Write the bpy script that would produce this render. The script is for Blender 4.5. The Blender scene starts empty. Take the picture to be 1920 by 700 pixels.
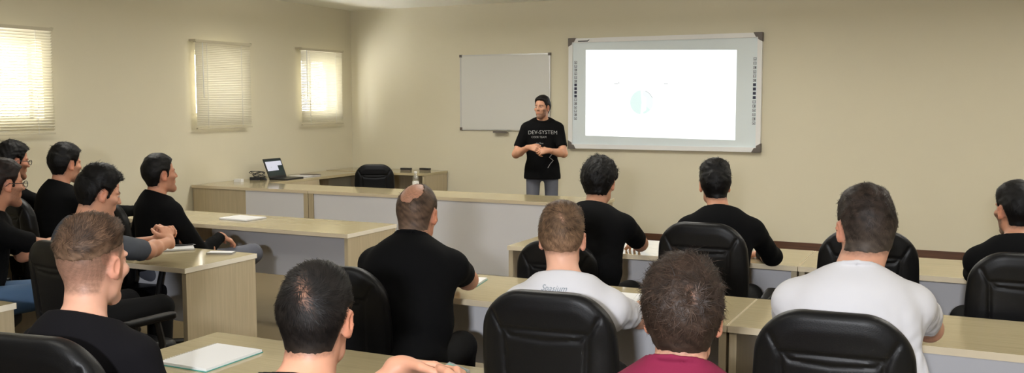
import bpy, bmesh, math, random
import numpy as np
from mathutils import Vector, Matrix
from mathutils.bvhtree import BVHTree
random.seed(7); np.random.seed(7)
C = bpy.context.scene
COL = C.collection
f32 = np.float32
PI = math.pi

# ------------------------------------------------------------------ materials
def lin(c):
    c = c/255.0
    return c/12.92 if c <= .04045 else ((c+.055)/1.055)**2.4
def rgb(r, g, b): return (lin(r), lin(g), lin(b), 1)

def mat(name, col, rough=.6, metal=0, spec=.5, emis=None, estr=0, bump=None, var=None, attr=None):
    m = bpy.data.materials.new(name); m.use_nodes = True
    nt = m.node_tree; N = nt.nodes; L = nt.links
    b = N['Principled BSDF']
    b.inputs['Base Color'].default_value = col
    b.inputs['Roughness'].default_value = rough
    b.inputs['Metallic'].default_value = metal
    b.inputs['Specular IOR Level'].default_value = spec
    if emis:
        b.inputs['Emission Color'].default_value = emis
        b.inputs['Emission Strength'].default_value = estr
    if attr:
        a = N.new('ShaderNodeAttribute'); a.attribute_name = attr
        L.new(a.outputs['Color'], b.inputs['Base Color'])
    if var:        # (scale, amount): soft colour variation over the object
        t = N.new('ShaderNodeTexCoord'); n = N.new('ShaderNodeTexNoise')
        n.inputs['Scale'].default_value = var[0]; n.inputs['Detail'].default_value = 4
        r = N.new('ShaderNodeMapRange'); r.inputs['To Min'].default_value = 1-var[1]; r.inputs['To Max'].default_value = 1+var[1]
        mx = N.new('ShaderNodeVectorMath'); mx.operation = 'SCALE'
        mx.inputs[0].default_value = col[:3]
        L.new(t.outputs['Object'], n.inputs['Vector']); L.new(n.outputs['Fac'], r.inputs['Value'])
        L.new(r.outputs['Result'], mx.inputs['Scale']); L.new(mx.outputs['Vector'], b.inputs['Base Color'])
    if bump:       # (scale, strength, distance)
        t = N.new('ShaderNodeTexCoord'); n = N.new('ShaderNodeTexNoise')
        n.inputs['Scale'].default_value = bump[0]; n.inputs['Detail'].default_value = 3
        bp = N.new('ShaderNodeBump'); bp.inputs['Strength'].default_value = bump[1]; bp.inputs['Distance'].default_value = bump[2]
        L.new(t.outputs['Object'], n.inputs['Vector']); L.new(n.outputs['Fac'], bp.inputs['Height'])
        L.new(bp.outputs['Normal'], b.inputs['Normal'])
    return m

def wood(name, c1, c2, rough=.4, axis='X', spec=.5):
    m = mat(name, c1, rough, spec=spec); nt = m.node_tree; N = nt.nodes; L = nt.links
    b = N['Principled BSDF']
    t = N.new('ShaderNodeTexCoord'); mp = N.new('ShaderNodeMapping'); n = N.new('ShaderNodeTexNoise')
    mp.inputs['Scale'].default_value = {'X': (1.2, 38, 38), 'Y': (38, 1.2, 38), 'Z': (38, 38, 1.2)}[axis]
    n.inputs['Scale'].default_value = 2.2; n.inputs['Detail'].default_value = 5; n.inputs['Roughness'].default_value = .65
    r = N.new('ShaderNodeValToRGB'); r.color_ramp.elements[0].color = c1; r.color_ramp.elements[1].color = c2
    r.color_ramp.elements[0].position = .32; r.color_ramp.elements[1].position = .68
    L.new(t.outputs['Object'], mp.inputs['Vector']); L.new(mp.outputs['Vector'], n.inputs['Vector'])
    L.new(n.outputs['Fac'], r.inputs['Fac']); L.new(r.outputs['Color'], b.inputs['Base Color'])
    return m

M = {}
M['wall'] = mat('wall_paint', rgb(211, 204, 181), .75, var=(1.3, .03), bump=(180, .05, .002))
M['ceil'] = mat('ceiling_paint', rgb(238, 237, 228), .85)
M['floor'] = mat('floor_vinyl', rgb(112, 97, 70), .45, var=(6, .10))
M['base'] = wood('baseboard_wood', rgb(70, 42, 26), rgb(92, 58, 36), .5)
M['top'] = wood('desk_laminate', rgb(170, 157, 124), rgb(184, 170, 136), .12, spec=.6)
M['side'] = wood('desk_side_laminate', rgb(172, 158, 130), rgb(186, 171, 142), .4, 'Z')
M['edge'] = mat('desk_edge_band', rgb(212, 198, 170), .45)
M['edgew'] = mat('desk_end_edge_band', rgb(234, 226, 208), .45)
M['white'] = mat('white_laminate', rgb(216, 216, 220), .45)
M['leather'] = mat('black_leather', (.004, .004, .0045, 1), .42, spec=.22, bump=(260, .15, .002))
M['plastic'] = mat('black_plastic', (.008, .008, .0085, 1), .4, spec=.35)
M['alu'] = mat('aluminium', rgb(200, 200, 200), .35, .7)
M['frame'] = mat('white_frame', rgb(232, 232, 232), .4)
M['cap'] = mat('grey_corner_plastic', rgb(96, 88, 82), .5)
M['board'] = mat('whiteboard_enamel', rgb(208, 207, 202), .3)
M['panel'] = mat('interactive_surface', rgb(222, 232, 236), .35)
M['icon'] = mat('icon_print', rgb(92, 94, 104), .6)
M['icond'] = mat('icon_print_dark', rgb(40, 42, 66), .6)
M['paper'] = mat('white_paper', rgb(226, 226, 226), .7)
M['cover'] = mat('teal_notebook_cover', rgb(70, 150, 140), .5)
M['coverg'] = mat('grey_notebook_cover', rgb(120, 120, 118), .5)
M['dark'] = mat('dark_electronics', (.012, .012, .014, 1), .35)
M['silver'] = mat('silver_metal', rgb(190, 192, 196), .25, .8)
M['brass'] = mat('white_upvc', rgb(220, 220, 214), .4)

def slat_mat(name, col, trans):
    m = bpy.data.materials.new(name); m.use_nodes = True
    N = m.node_tree.nodes; L = m.node_tree.links
    o = N['Material Output']; b = N['Principled BSDF']; b.inputs['Base Color'].default_value = col; b.inputs['Roughness'].default_value = .5
    t = N.new('ShaderNodeBsdfTranslucent'); t.inputs['Color'].default_value = (.95, .95, .9, 1)
    mx = N.new('ShaderNodeMixShader'); mx.inputs['Fac'].default_value = trans
    L.new(b.outputs[0], mx.inputs[1]); L.new(t.outputs[0], mx.inputs[2]); L.new(mx.outputs[0], o.inputs['Surface'])
    return m
M['slat'] = slat_mat('blind_slat', rgb(214, 208, 184), .05)
M['slatc'] = slat_mat('blind_slat_closed', rgb(208, 202, 180), .02)
M['rail'] = mat('blind_rail', rgb(190, 182, 158), .5)

def glass_mat(name, col=(1, 1, 1, 1), refl=.08, rough=.02):
    m = bpy.data.materials.new(name); m.use_nodes = True
    N = m.node_tree.nodes; L = m.node_tree.links
    o = N['Material Output']; N.remove(N['Principled BSDF'])
    t = N.new('ShaderNodeBsdfTransparent'); t.inputs['Color'].default_value = col
    g = N.new('ShaderNodeBsdfGlossy'); g.inputs['Roughness'].default_value = rough
    mx = N.new('ShaderNodeMixShader'); mx.inputs['Fac'].default_value = refl
    L.new(t.outputs[0], mx.inputs[1]); L.new(g.outputs[0], mx.inputs[2]); L.new(mx.outputs[0], o.inputs['Surface'])
    return m
M['glass'] = glass_mat('window_glass')
M['pet'] = glass_mat('clear_plastic', (.82, .84, .82, 1), .25, .08)

def skin_mat():
    m = mat('skin', rgb(205, 160, 130), .5, attr='Col', bump=(420, .08, .002), spec=.4)
    b = m.node_tree.nodes['Principled BSDF']
    b.inputs['Subsurface Weight'].default_value = .12
    b.inputs['Subsurface Radius'].default_value = (.01, .004, .002)
    b.inputs['Subsurface Scale'].default_value = .4
    return m
M['skin'] = skin_mat()
M['hair'] = mat('hair', (.01, .008, .006, 1), .55, attr='Col', spec=.22)
M['black_cotton'] = mat('black_cotton', (.0032, .0032, .0036, 1), .9, spec=.1, bump=(500, .2, .001))
M['charcoal_cotton'] = mat('charcoal_cotton', rgb(19, 18, 21), .9, spec=.1, bump=(500, .2, .001))
M['white_cotton'] = mat('white_cotton', rgb(204, 203, 207), .85, spec=.2, bump=(500, .2, .001))
M['grey_cotton'] = mat('grey_cotton', rgb(72, 76, 84), .85, spec=.2, bump=(500, .2, .001))
M['maroon_cotton'] = mat('maroon_cotton', rgb(114, 28, 56), .85, spec=.2, bump=(500, .2, .001))
M['jeans_grey'] = mat('grey_denim', rgb(88, 90, 100), .8, var=(9, .18), bump=(600, .3, .001))
M['jeans_blue'] = mat('blue_denim', rgb(64, 92, 124), .8, var=(9, .2), bump=(600, .3, .001))
M['jeans_dark'] = mat('black_denim', (.004, .004, .0045, 1), .85, spec=.15)
M['shoe'] = mat('shoe_leather', (.012, .011, .010, 1), .45)
M['print'] = mat('shirt_print', rgb(150, 150, 150), .7)
M['logo'] = mat('logo_print', rgb(128, 138, 146), .7)

def screen_mat(name, est, col=(1, 1, 1, 1)):
    m = mat(name, (.0, .0, .0, 1), .5, emis=col, estr=est)
    return m
M['beam'] = screen_mat('projected_white', 1.25, (.98, 1, .985, 1))
M['beam_teal'] = screen_mat('projected_teal', 1.0, (.80, .97, .925, 1))
M['beam_teal2'] = screen_mat('projected_pale_teal', 1.0, (.93, 1.0, .985, 1))
M['beam_grey'] = screen_mat('projected_grey', .7, (.8, .85, .85, 1))
M['lapwhite'] = screen_mat('laptop_white', .75, (.9, .9, 1, 1))
M['lapdark'] = screen_mat('laptop_dark', .03, (.3, .7, .7, 1))

# ------------------------------------------------------------------ mesh helpers
def new_obj(name, me, m=None, parent=None, smooth=False):
    o = bpy.data.objects.new(name, me)
    if m is not None:
        for mm in (m if isinstance(m, (list, tuple)) else [m]): me.materials.append(mm)
    COL.objects.link(o)
    if parent is not None: o.parent = parent
    if smooth:
        me.polygons.foreach_set('use_smooth', [True]*len(me.polygons))
    return o

def obj(name, bm, m, parent=None, smooth=False, bevel=0, seg=2):
    if bevel:
        bmesh.ops.bevel(bm, geom=[e for e in bm.edges if len(e.link_faces) == 2 and e.calc_face_angle(0) > .6],
                        offset=bevel, segments=seg, affect='EDGES', profile=.5)
    me = bpy.data.meshes.new(name); bm.to_mesh(me); bm.free()
    o = new_obj(name, me, m, parent)
    if smooth:
        me.polygons.foreach_set('use_smooth', [True]*len(me.polygons))
        try: me.set_sharp_from_angle(angle=math.radians(40))
        except Exception: pass
    return o

def box(bm, x0, x1, y0, y1, z0, z1, mi=0, rot=None):
    v = [bm.verts.new((x, y, z)) for z in (z0, z1) for y in (y0, y1) for x in (x0, x1)]
    fs = [(0, 2, 3, 1), (4, 5, 7, 6), (0, 1, 5, 4), (2, 6, 7, 3), (0, 4, 6, 2), (1, 3, 7, 5)]
    for f in fs:
        q = bm.faces.new([v[i] for i in f]); q.material_index = mi
    if rot is not None:
        for x in v: x.co = rot @ x.co
    return v

def boxes(name, lst, m, parent=None, bevel=0):
    bm = bmesh.new()
    for b in lst: box(bm, *b)
    return obj(name, bm, m, parent, bevel=bevel)

def tube(bm, pts, r, n=8, cap=True, mi=0):
    pts = [Vector(p) for p in pts]
    rs = r if isinstance(r, (list, tuple)) else [r]*len(pts)
    rings = []; up = None
    for i, p in enumerate(pts):
        t = (pts[min(i+1, len(pts)-1)]-pts[max(i-1, 0)]).normalized()
        if up is None:
            up = Vector((0, 0, 1)) if abs(t.z) < .9 else Vector((1, 0, 0))
        a = t.cross(up).normalized(); up2 = a.cross(t).normalized(); up = up2
        rings.append([bm.verts.new(p+a*math.cos(2*PI*k/n)*rs[i]+up2*math.sin(2*PI*k/n)*rs[i]) for k in range(n)])
    for i in range(len(rings)-1):
        for k in range(n):
            q = bm.faces.new((rings[i][k], rings[i][(k+1) % n], rings[i+1][(k+1) % n], rings[i+1][k])); q.material_index = mi
    if cap:
        bm.faces.new(rings[0]); bm.faces.new(list(reversed(rings[-1])))

def lathe(bm, prof, n=20, c=(0, 0, 0)):
    rings = []
    for r, z in prof:
        rings.append([bm.verts.new((c[0]+r*math.cos(2*PI*k/n), c[1]+r*math.sin(2*PI*k/n), c[2]+z)) for k in range(n)])
    for i in range(len(rings)-1):
        for k in range(n):
            bm.faces.new((rings[i][k], rings[i][(k+1) % n], rings[i+1][(k+1) % n], rings[i+1][k]))
    bm.faces.new(list(reversed(rings[0]))); bm.faces.new(rings[-1])

def tag(o, label, cat, group=None, kind=None):
    o['label'] = label; o['category'] = cat
    if group: o['group'] = group
    if kind: o['kind'] = kind
    return o
def struct(o): o['kind'] = 'structure'; return o
def thing(name, label, cat, loc=(0, 0, 0), rz=0, group=None):
    o = bpy.data.objects.new(name, None); o.empty_display_size = .1; COL.objects.link(o)
    o.location = loc; o.rotation_euler = (0, 0, rz)
    return tag(o, label, cat, group)
def copy_tree(o, parent=None):
    c = o.copy(); COL.objects.link(c); c.parent = parent
    for ch in [k for k in bpy.data.objects if k.parent == o and k != c]:
        copy_tree(ch, c)
    return c

# ------------------------------------------------------------------ implicit surfaces -> one continuous mesh
def V3(*a): return np.array(a if len(a) > 1 else a[0], dtype=f32)
def nrm(v): v = np.asarray(v, f32); return v/max(1e-9, float(np.linalg.norm(v)))

class Field:
    def __init__(s): s.p = []; s.post = []
    def add(s, fn, c, rad, k=.01, op='+'): s.p.append((fn, V3(c), rad, k, op))
    def ev(s, P):
        d = np.full(len(P), .3, f32)
        for fn, c, rad, k, op in s.p:
            q = P-c
            idx = np.nonzero(np.einsum('ij,ij->i', q, q) < (rad+.075)**2)[0]
            if not len(idx): continue
            v = fn(P[idx]); a = d[idx]
            if op == '+':
                h = np.clip(.5+.5*(a-v)/k, 0, 1); d[idx] = a+(v-a)*h-k*h*(1-h)
            else:
                v = -v; h = np.clip(.5-.5*(a-v)/k, 0, 1); d[idx] = a+(v-a)*h+k*h*(1-h)
        for fn in s.post: d = fn(P, d)
        return d
    def rc(s, a, b, r1, r2, k=.01, op='+', flat=None):
        a = V3(a); b = V3(b); ab = b-a; L2 = float(ab@ab)+1e-12; dr = r2-r1
        def fn(P):
            q = P-a; t = np.clip((q@ab)/L2, 0, 1)
            e = q-t[:, None]*ab
            d = np.sqrt(np.einsum('ij,ij->i', e, e))-(r1+dr*t)
            if flat is not None:
                d = np.maximum(d, (P-b)@nrm(ab)-flat)
            return d
        s.add(fn, (a+b)/2, math.sqrt(L2)/2+max(r1, r2), k, op)
    def el(s, c, r, R=None, k=.01, op='+'):
        c = V3(c); r = V3(r); R_ = np.eye(3, dtype=f32) if R is None else R
        def fn(P):
            q = ((P-c)@R_)/r; k0 = np.sqrt(np.einsum('ij,ij->i', q, q))
            g = q/r; k1 = np.sqrt(np.einsum('ij,ij->i', g, g))+1e-9
            return k0*(k0-1)/k1
        s.add(fn, c, float(r.max()), k, op)
    def tor(s, c, n, R, r, k=.004, squash=1.0):
        c = V3(c); n = nrm(n)
        def fn(P):
            q = P-c; h = q@n; e = q-h[:, None]*n
            return np.sqrt((np.sqrt(np.einsum('ij,ij->i', e, e))-R)**2+h*h)-r
        s.add(fn, c, R+r, k)

def net(field, lo, hi, h):
    """surface nets on a sparse-refined grid -> verts, quads"""
    lo = np.asarray(lo, f32)-2*h; hi = np.asarray(hi, f32)+2*h; B = 4
    nb = np.maximum(2, np.ceil((hi-lo)/(h*B)).astype(int)); n = nb*B
    ax = [lo[i]+(np.arange(nb[i])*B+(B-1)/2)*h for i in range(3)]
    G = np.stack(np.meshgrid(*ax, indexing='ij'), -1).reshape(-1, 3).astype(f32)
    cd = field.ev(G)
    act = np.abs(cd) < h*B*1.1+.006
    D = np.repeat(np.repeat(np.repeat(np.where(cd > 0, 1, -1).astype(f32).reshape(nb), B, 0), B, 1), B, 2)
    ai = np.array(np.unravel_index(np.nonzero(act)[0], nb)).T
    off = np.stack(np.meshgrid(*[np.arange(B)]*3, indexing='ij'), -1).reshape(-1, 3)
    I = (ai[:, None, :]*B+off[None]).reshape(-1, 3)
    if not len(I): return np.zeros((0, 3), f32), np.zeros((0, 4), int)
    d = field.ev((lo+I*h).astype(f32))
    D[I[:, 0], I[:, 1], I[:, 2]] = np.clip(d, -1, 1)
    D[0] = D[-1] = 1; D[:, 0] = D[:, -1] = 1; D[:, :, 0] = D[:, :, -1] = 1
    S = D < 0
    cnt = np.zeros(n-1, np.int8)
    for i in (0, 1):
        for j in (0, 1):
            for k in (0, 1):
                cnt += S[i:n[0]-1+i, j:n[1]-1+j, k:n[2]-1+k]
    cells = np.nonzero((cnt > 0) & (cnt < 8)); M_ = len(cells[0])
    idx = np.full(n-1, -1, np.int32); idx[cells] = np.arange(M_)
    cc = np.stack(cells, -1)
    val = {}
    for i in (0, 1):
        for j in (0, 1):
            for k in (0, 1): val[i, j, k] = D[cc[:, 0]+i, cc[:, 1]+j, cc[:, 2]+k]
    acc = np.zeros((M_, 3), f32); w = np.zeros(M_, f32)
    for a in val:
        for x in range(3):
            if a[x]: continue
            b = list(a); b[x] = 1; b = tuple(b)
            va, vb = val[a], val[b]; m = (va < 0) != (vb < 0)
            t = np.where(m, va/np.where(m, va-vb, 1), 0)
            p = np.tile(np.array(a, f32), (M_, 1)); p[:, x] += t
            acc += p*m[:, None]; w += m
    verts = lo+(cc+acc/w[:, None])*h
    quads = []
    for x in range(3):
        y, z = (x+1) % 3, (x+2) % 3
        sl0 = [slice(None)]*3; sl1 = [slice(None)]*3; sl0[x] = slice(0, -1); sl1[x] = slice(1, None)
        A, Bv = S[tuple(sl0)], S[tuple(sl1)]
        e = np.array(np.nonzero(A != Bv)).T
        ok = (e[:, y] > 0) & (e[:, z] > 0) & (e[:, y] < n[y]-1) & (e[:, z] < n[z]-1); e = e[ok]
        if not len(e): continue
        s = A[e[:, 0], e[:, 1], e[:, 2]]
        def at(dy, dz):
            q = e.copy(); q[:, y] += dy; q[:, z] += dz; return idx[q[:, 0], q[:, 1], q[:, 2]]
        q = np.stack([at(-1, -1), at(0, -1), at(0, 0), at(-1, 0)], -1)
        q[~s] = q[~s][:, ::-1]
        quads.append(q)
    return verts.astype(f32), np.concatenate(quads)

def np_mesh(name, verts, quads):
    me = bpy.data.meshes.new(name)
    me.vertices.add(len(verts)); me.vertices.foreach_set('co', np.asarray(verts, f32).ravel())
    k = quads.shape[1]; nq = len(quads)
    me.loops.add(nq*k); me.loops.foreach_set('vertex_index', quads.astype(np.int32).ravel())
    me.polygons.add(nq); me.polygons.foreach_set('loop_start', np.arange(0, nq*k, k, dtype=np.int32))
    try: me.polygons.foreach_set('loop_total', np.full(nq, k, np.int32))
    except Exception: pass
    me.update(calc_edges=True); me.validate()
    me.polygons.foreach_set('use_smooth', np.ones(len(me.polygons), bool))
    return me

def smooth_verts(v, q, it=2, lam=.5):
    for _ in range(it):
        a = np.zeros_like(v); c = np.zeros(len(v), f32)
        for i in range(4):
            j = q[:, i]; k = q[:, (i+1) % 4]
            for d in range(3):
                a[:, d] += np.bincount(j, v[k, d], len(v)); a[:, d] += np.bincount(k, v[j, d], len(v))
            c += np.bincount(j, minlength=len(v)); c += np.bincount(k, minlength=len(v))
        v = v+lam*(a/np.maximum(c, 1)[:, None]-v)
    return v.astype(f32)

def set_col(me, col):
    at = me.color_attributes.new('Col', 'FLOAT_COLOR', 'POINT')
    c = np.ones((len(col), 4), f32); c[:, :3] = col
    at.data.foreach_set('color', c.ravel())

def wob(P, seed, sc):
    """smooth pseudo-noise, about -1..1"""
    r = np.random.RandomState(seed); out = np.zeros(len(P), f32)
    for i in range(5):
        d = nrm(r.randn(3)); w = nrm(r.randn(3))
        out += np.sin((P@d)*sc*(1+.5*i)+r.rand()*6+1.3*np.sin((P@w)*sc*.7+r.rand()*6)).astype(f32)/(1+.4*i)
    return out/2.4

def sst(x, a, b):
    t = np.clip((x-a)/(b-a), 0, 1); return t*t*(3-2*t)

def poly_sd(y, z, pts):
    d = np.full(len(y), 9., f32); ins = np.zeros(len(y), bool); n = len(pts)
    for i in range(n):
        ay, az = pts[i]; by, bz = pts[(i+1) % n]
        ey, ez = by-ay, bz-az
        t = np.clip(((y-ay)*ey+(z-az)*ez)/(ey*ey+ez*ez+1e-12), 0, 1)
        d = np.minimum(d, np.hypot(y-ay-t*ey, z-az-t*ez))
        c = ((az > z) != (bz > z)) & (y < (by-ay)*(z-az)/((bz-az) if bz != az else 1e-9)+ay)
        ins ^= c
    return np.where(ins, -d, d)

# ------------------------------------------------------------------ people
def rotz(a): c, s = math.cos(a), math.sin(a); return np.array([[c, -s, 0], [s, c, 0], [0, 0, 1]], f32)
def rotx(a): c, s = math.cos(a), math.sin(a); return np.array([[1, 0, 0], [0, c, -s], [0, s, c]], f32)
def roty(a): c, s = math.cos(a), math.sin(a); return np.array([[c, 0, s], [0, 1, 0], [-s, 0, c]], f32)

HAIRLINE = [(.13, .085), (.070, .082), (.052, .066), (.045, .040), (.031, .022), (.027, -.010), (.014, -.013),
            (.016, .010), (.008, .030), (-.020, .032), (-.033, .005), (-.038, -.045), (-.050, -.078), (-.16, -.083), (-.16, .24), (.13, .24)]
TOPONLY = [(.13, .082), (.068, .080), (.050, .066), (.00, .050), (-.05, .036), (-.085, .022), (-.16, .015), (-.16, .24), (.13, .24)]

def head_base(F, W, R, s, face=1.0):
    F.el(W(0, -.014, .042), (.0745*s, .096*s, .087*s), R, .02)
    F.el(W(0, -.045, .015), (.066*s, .062*s, .070*s), R, .03)
    F.el(W(0, .022, -.035), (.058*s*face, .068*s, .078*s), R, .03)
    F.rc(W(-.036, .020, -.075), W(0, .070, -.098), .020*s, .021*s, .02)
    F.rc(W(.036, .020, -.075), W(0, .070, -.098), .020*s, .021*s, .02)

def person(name, label, p):
    """p: head=(x,y,top z), yaw, hyaw, hpitch, hroll ... all metres / radians in the world"""
    hx, hy, T = p['head']; by = p.get('yaw', 0); hyaw = p.get('hyaw', by)
    s = p.get('s', 1.0); g = p.get('g', 1.0); fat = p.get('fat', 0)
    vox = p.get('vox', .0045); stand = p.get('stand', False)
    R = rotz(hyaw) @ rotx(p.get('hpitch', 0)) @ roty(p.get('hroll', 0))
    hc = V3(hx, hy, T-.129*s-p['hair']['t'][0]*.85-p['hair'].get('lift', .25)*p['hair'].get('len', .02)*.25)
    def W(*l): return hc+R@(V3(*l)*s)
    RB = rotz(by)
    bx = p.get('shift', (0, 0))
    nb = hc+RB@V3(bx[0], -.035-p.get('fwd', .02)+bx[1], 0)+V3(0, 0, -.128*s-p.get('neck', 0))
    seat = p.get('hip', .585)
    hip = V3(nb[0], nb[1], 0)+RB@V3(0, -p.get('lean', .10), 0); hip[2] = seat if not stand else .92
    hip = hip+RB@V3(*p.get('hipoff', (0, 0, 0)))
    def B(v): return RB@V3(*v)
    sw = .168*g
    sl = p.get('slump', 0)
    SH = {-1: nb+B((-sw, .012, -.105-sl)), 1: nb+B((sw, .012, -.105-sl))}
    root = thing(name, label, 'person', (float(hip[0]), float(hip[1]), 0), by)
    o0 = np.array([hip[0], hip[1], 0], f32)
    RBi = RB.T
    # arms
    arms = {}
    for sd in (-1, 1):
        h = p['hands'][0 if sd < 0 else 1]
        Wp = V3(h['w']); S = SH[sd]; L1, L2 = .295*g**.5, .255*g**.5
        dv = Wp-S; dist = float(np.linalg.norm(dv)); mx = (L1+L2)*.985
        if dist > mx: Wp = S+dv/dist*mx; dist = mx; dv = Wp-S
        u = dv/dist; a = (L1*L1-L2*L2+dist*dist)/(2*dist); hh = math.sqrt(max(0, L1*L1-a*a))
        pole = B(h.get('pole', (sd*.55, -.25, -1))); pole = nrm(pole-u*(pole@u))
        E = S+u*a+pole*hh
        d = nrm(h['d']) if 'd' in h else nrm(Wp-E)
        n = V3(h.get('n', (0, 0, -1))); n = nrm(n-d*(n@d))
        arms[sd] = (S, E, Wp, d, n, h.get('curl', .35), h.get('fing', None))
    spine = hip*.5+nb*.5
    def torso(F, inf, kk=.05):
        r = lambda a: V3(a)+inf
        low = hip+V3(0, 0, .02); bel = hip+(nb-hip)*.36+B((0, .01+fat*.4, 0)); che = hip+(nb-hip)*.70+B((0, .0, 0))
        F.el(low, r((.158*g+fat*.5, .115+fat*.4, .12)), RB, kk)
        F.el(bel, r((.145*g+fat, .108+fat, .17)), RB, kk)
        F.el(che, r((.158*g+fat*.6, .106+fat*.4, .175)), RB, kk)
        if stand and inf > 0: F.el(hip+V3(0, 0, -.10), r((.172*g, .128, .14)), RB, kk)
        F.rc(SH[-1]+B((.035, 0, 0)), SH[1]+B((-.035, 0, 0)), .056+inf, .056+inf, kk)
        for sd in (-1, 1):
            F.rc(nb+B((sd*.025, -.012, -.01)), SH[sd]+B((-sd*.05, -.008, .018)), .046+inf, .040+inf, .04)
    # ---- body (skin)
    F = Field()
    torso(F, -.012)
    neckr = p.get('neckr', .054)*s
    F.rc(W(0, -.030, -.045), nb+B((0, .0, -.03)), neckr, neckr*1.08, .025)
    head_base(F, W, R, s, p.get('face', 1.0))
    # features
    for sd in (-1, 1):
        F.el(W(sd*.031, .093, .010), (.017*s, .014*s, .011*s), R, .012, '-')
        F.rc(W(sd*.014, .086, .026), W(sd*.050, .066, .028), .008*s, .007*s, .012)
        F.el(W(sd*.044, .060, -.016), (.020*s, .020*s, .018*s), R, .02)
        F.el(W(sd*.031, .0730, .009), (.0125*s, .0125*s, .0125*s), R, .003)
    F.rc(W(0, .086, .018), W(0, .104, -.020), .007*s, .0105*s, .012)
    F.el(W(-.011, .094, -.023), (.008*s, .010*s, .007*s), R, .006)
    F.el(W(.011, .094, -.023), (.008*s, .010*s, .007*s), R, .006)
    F.el(W(0, .084, -.050), (.022*s, .009*s, .006*s), R, .006)
    F.el(W(0, .083, -.061), (.019*s, .009*s, .007*s), R, .006)
    F.el(W(0, .075, -.098), (.018*s, .016*s, .016*s), R, .015)
    for sd in (-1, 1):
        Re = R@rotz(sd*-.42)@rotx(-.18)
        F.el(W(sd*.078, -.012, -.004), (.0085*s, .020*s, .033*s), Re, .008)
        F.el(W(sd*.086, -.006, -.001), (.006*s, .012*s, .020*s), Re, .005, '-')
        F.el(W(sd*.075, -.002, -.030), (.007*s, .010*s, .010*s), Re, .006)
    for sd in (-1, 1):
        S, E, Wp, d, n, curl, fing = arms[sd]
        F.rc(S, E, .047*g, .039*g, .03)
        mid = E+(Wp-E)*.3
        F.rc(E, mid, .039*g, .041*g, .02); F.rc(mid, Wp, .040*g, .0255, .02)
        l = np.cross(n, d)*(1 if sd < 0 else -1)
        offs = (.027, .008, -.011, -.029); ml = (.088, .091, .086, .077)
        ph = ((.043, .026, .020), (.047, .030, .021), (.043, .028, .021), (.033, .021, .018))
        F.rc(Wp-d*.02, Wp+d*.02, .025, .024, .015)
        for i in range(4):
            K = Wp+d*ml[i]+l*offs[i]+n*(.004*abs(i-1.2))
            F.rc(Wp+d*.01+l*offs[i]*.55, K, .0135, .0105, .012)
            a = 0; q = K; rr = (.0098, .0090, .0080, .0070)
            sp = (.10, .02, -.05, -.13)[i]
            cu = curl[i] if isinstance(curl, (tuple, list)) else curl*(1+.10*i)
            for j in range(3):
                a += cu*(.75, 1.0, .7)[j]
                dd = nrm(d*math.cos(a)+n*math.sin(a)+l*sp*math.cos(a))
                q2 = q+dd*ph[i][j]; F.rc(q, q2, rr[j], rr[j+1], .004); q = q2
        t0 = Wp+d*.022+l*.020; t1 = t0+nrm(d*.68+l*.62+n*.34)*.046
        t2 = t1+nrm(d*.85+l*.25+n*(.25+.3*(curl if not isinstance(curl, (tuple, list)) else .5)))*.032
        t3 = t2+nrm(d*.85+l*.02+n*.35)*.026
        F.rc(t0, t1, .015, .0125, .012); F.rc(t1, t2, .0118, .0105, .004); F.rc(t2, t3, .0105, .0080, .003)
    allp = np.array([c for _, c, r, k, o in F.p]); rr = np.array([r for _, c, r, k, o in F.p])
    lo = (allp-rr[:, None]).min(0); hi = (allp+rr[:, None]).max(0)
    v, q = net(F, lo, hi, vox)
    v = smooth_verts(v, q, 1, .4)
    # skin colours (real pigment: lips, brows, beard stubble, irises)
    sk = np.array([lin(c) for c in p.get('skin', (205, 158, 128))], f32)
    L_ = ((v-hc)@R)/s
    col = np.tile(sk, (len(v), 1))*(1+.05*wob(v, 3, 60))[:, None]
    hcol = np.array([lin(c) for c in p['hair']['col']], f32)
    def mixc(m, c2):
        m = np.clip(m, 0, 1)[:, None]; col[:] = col*(1-m)+np.asarray(c2, f32)*m
    inh = (np.linalg.norm(L_, axis=1) < .17)
    x, y, z = L_[:, 0], L_[:, 1], L_[:, 2]
    ear = inh & (np.abs(x) > .072) & (z < .04) & (z > -.045)
    mixc(ear*.45, sk*np.array([1.12, .78, .72], f32))
    lips = np.maximum(0, 1-((x/.024)**2+((z+.056)/.012)**2))*(y > .078)*inh
    mixc(lips*.8, sk*np.array([.85, .5, .5], f32))
    for sd in (-1, 1):
        de = np.sqrt(((x-sd*.031)/.0125)**2+((z-.009)/.0055)**2)
        ey = inh & (y > .076) & (de < 1)
        col[ey] = (.34, .31, .28)
        ir = inh & (y > .076) & (np.hypot(x-sd*.031, z-.009) < .0058); col[ir] = (.03, .02, .012)
        br = np.exp(-((z-.030-.0*np.abs(x))/.0048)**2)*((np.abs(x-sd*.032) < .021))*(y > .05)*inh
        mixc(br*.9, hcol*.8)
    bd = p.get('beard', 0)
    if bd:
        aa = .058-.052*sst(np.abs(x), .036, .062)
        m = sst(y, -.005, .02)*sst(-z-aa, 0, .014)*inh
        mo = .8*np.exp(-((z+.042)/.004)**2)*(np.abs(x) < .024)*(y > .06)*inh
        mixc(np.maximum(m*(1-np.clip(lips*3, 0, 1)), mo)*bd*(.85+.15*wob(v, 9, 300)), hcol*.9+sk*.06)
    np0 = p['hair'].get('nape', -.066)
    dn = poly_sd(y, z, HAIRLINE[:11]+[(-.038, min(-.02, np0+.03)), (-.050, np0), (-.16, np0-.005)]+HAIRLINE[14:])
    mixc(inh*sst(-dn, -.016+.004*wob(v, 8, 200), .002)*sst(-y, -.03, .03)*.55*(.85+.3*wob(v, 6, 600)), hcol*.9)
    fade = p['hair'].get('fade', None)
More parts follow.
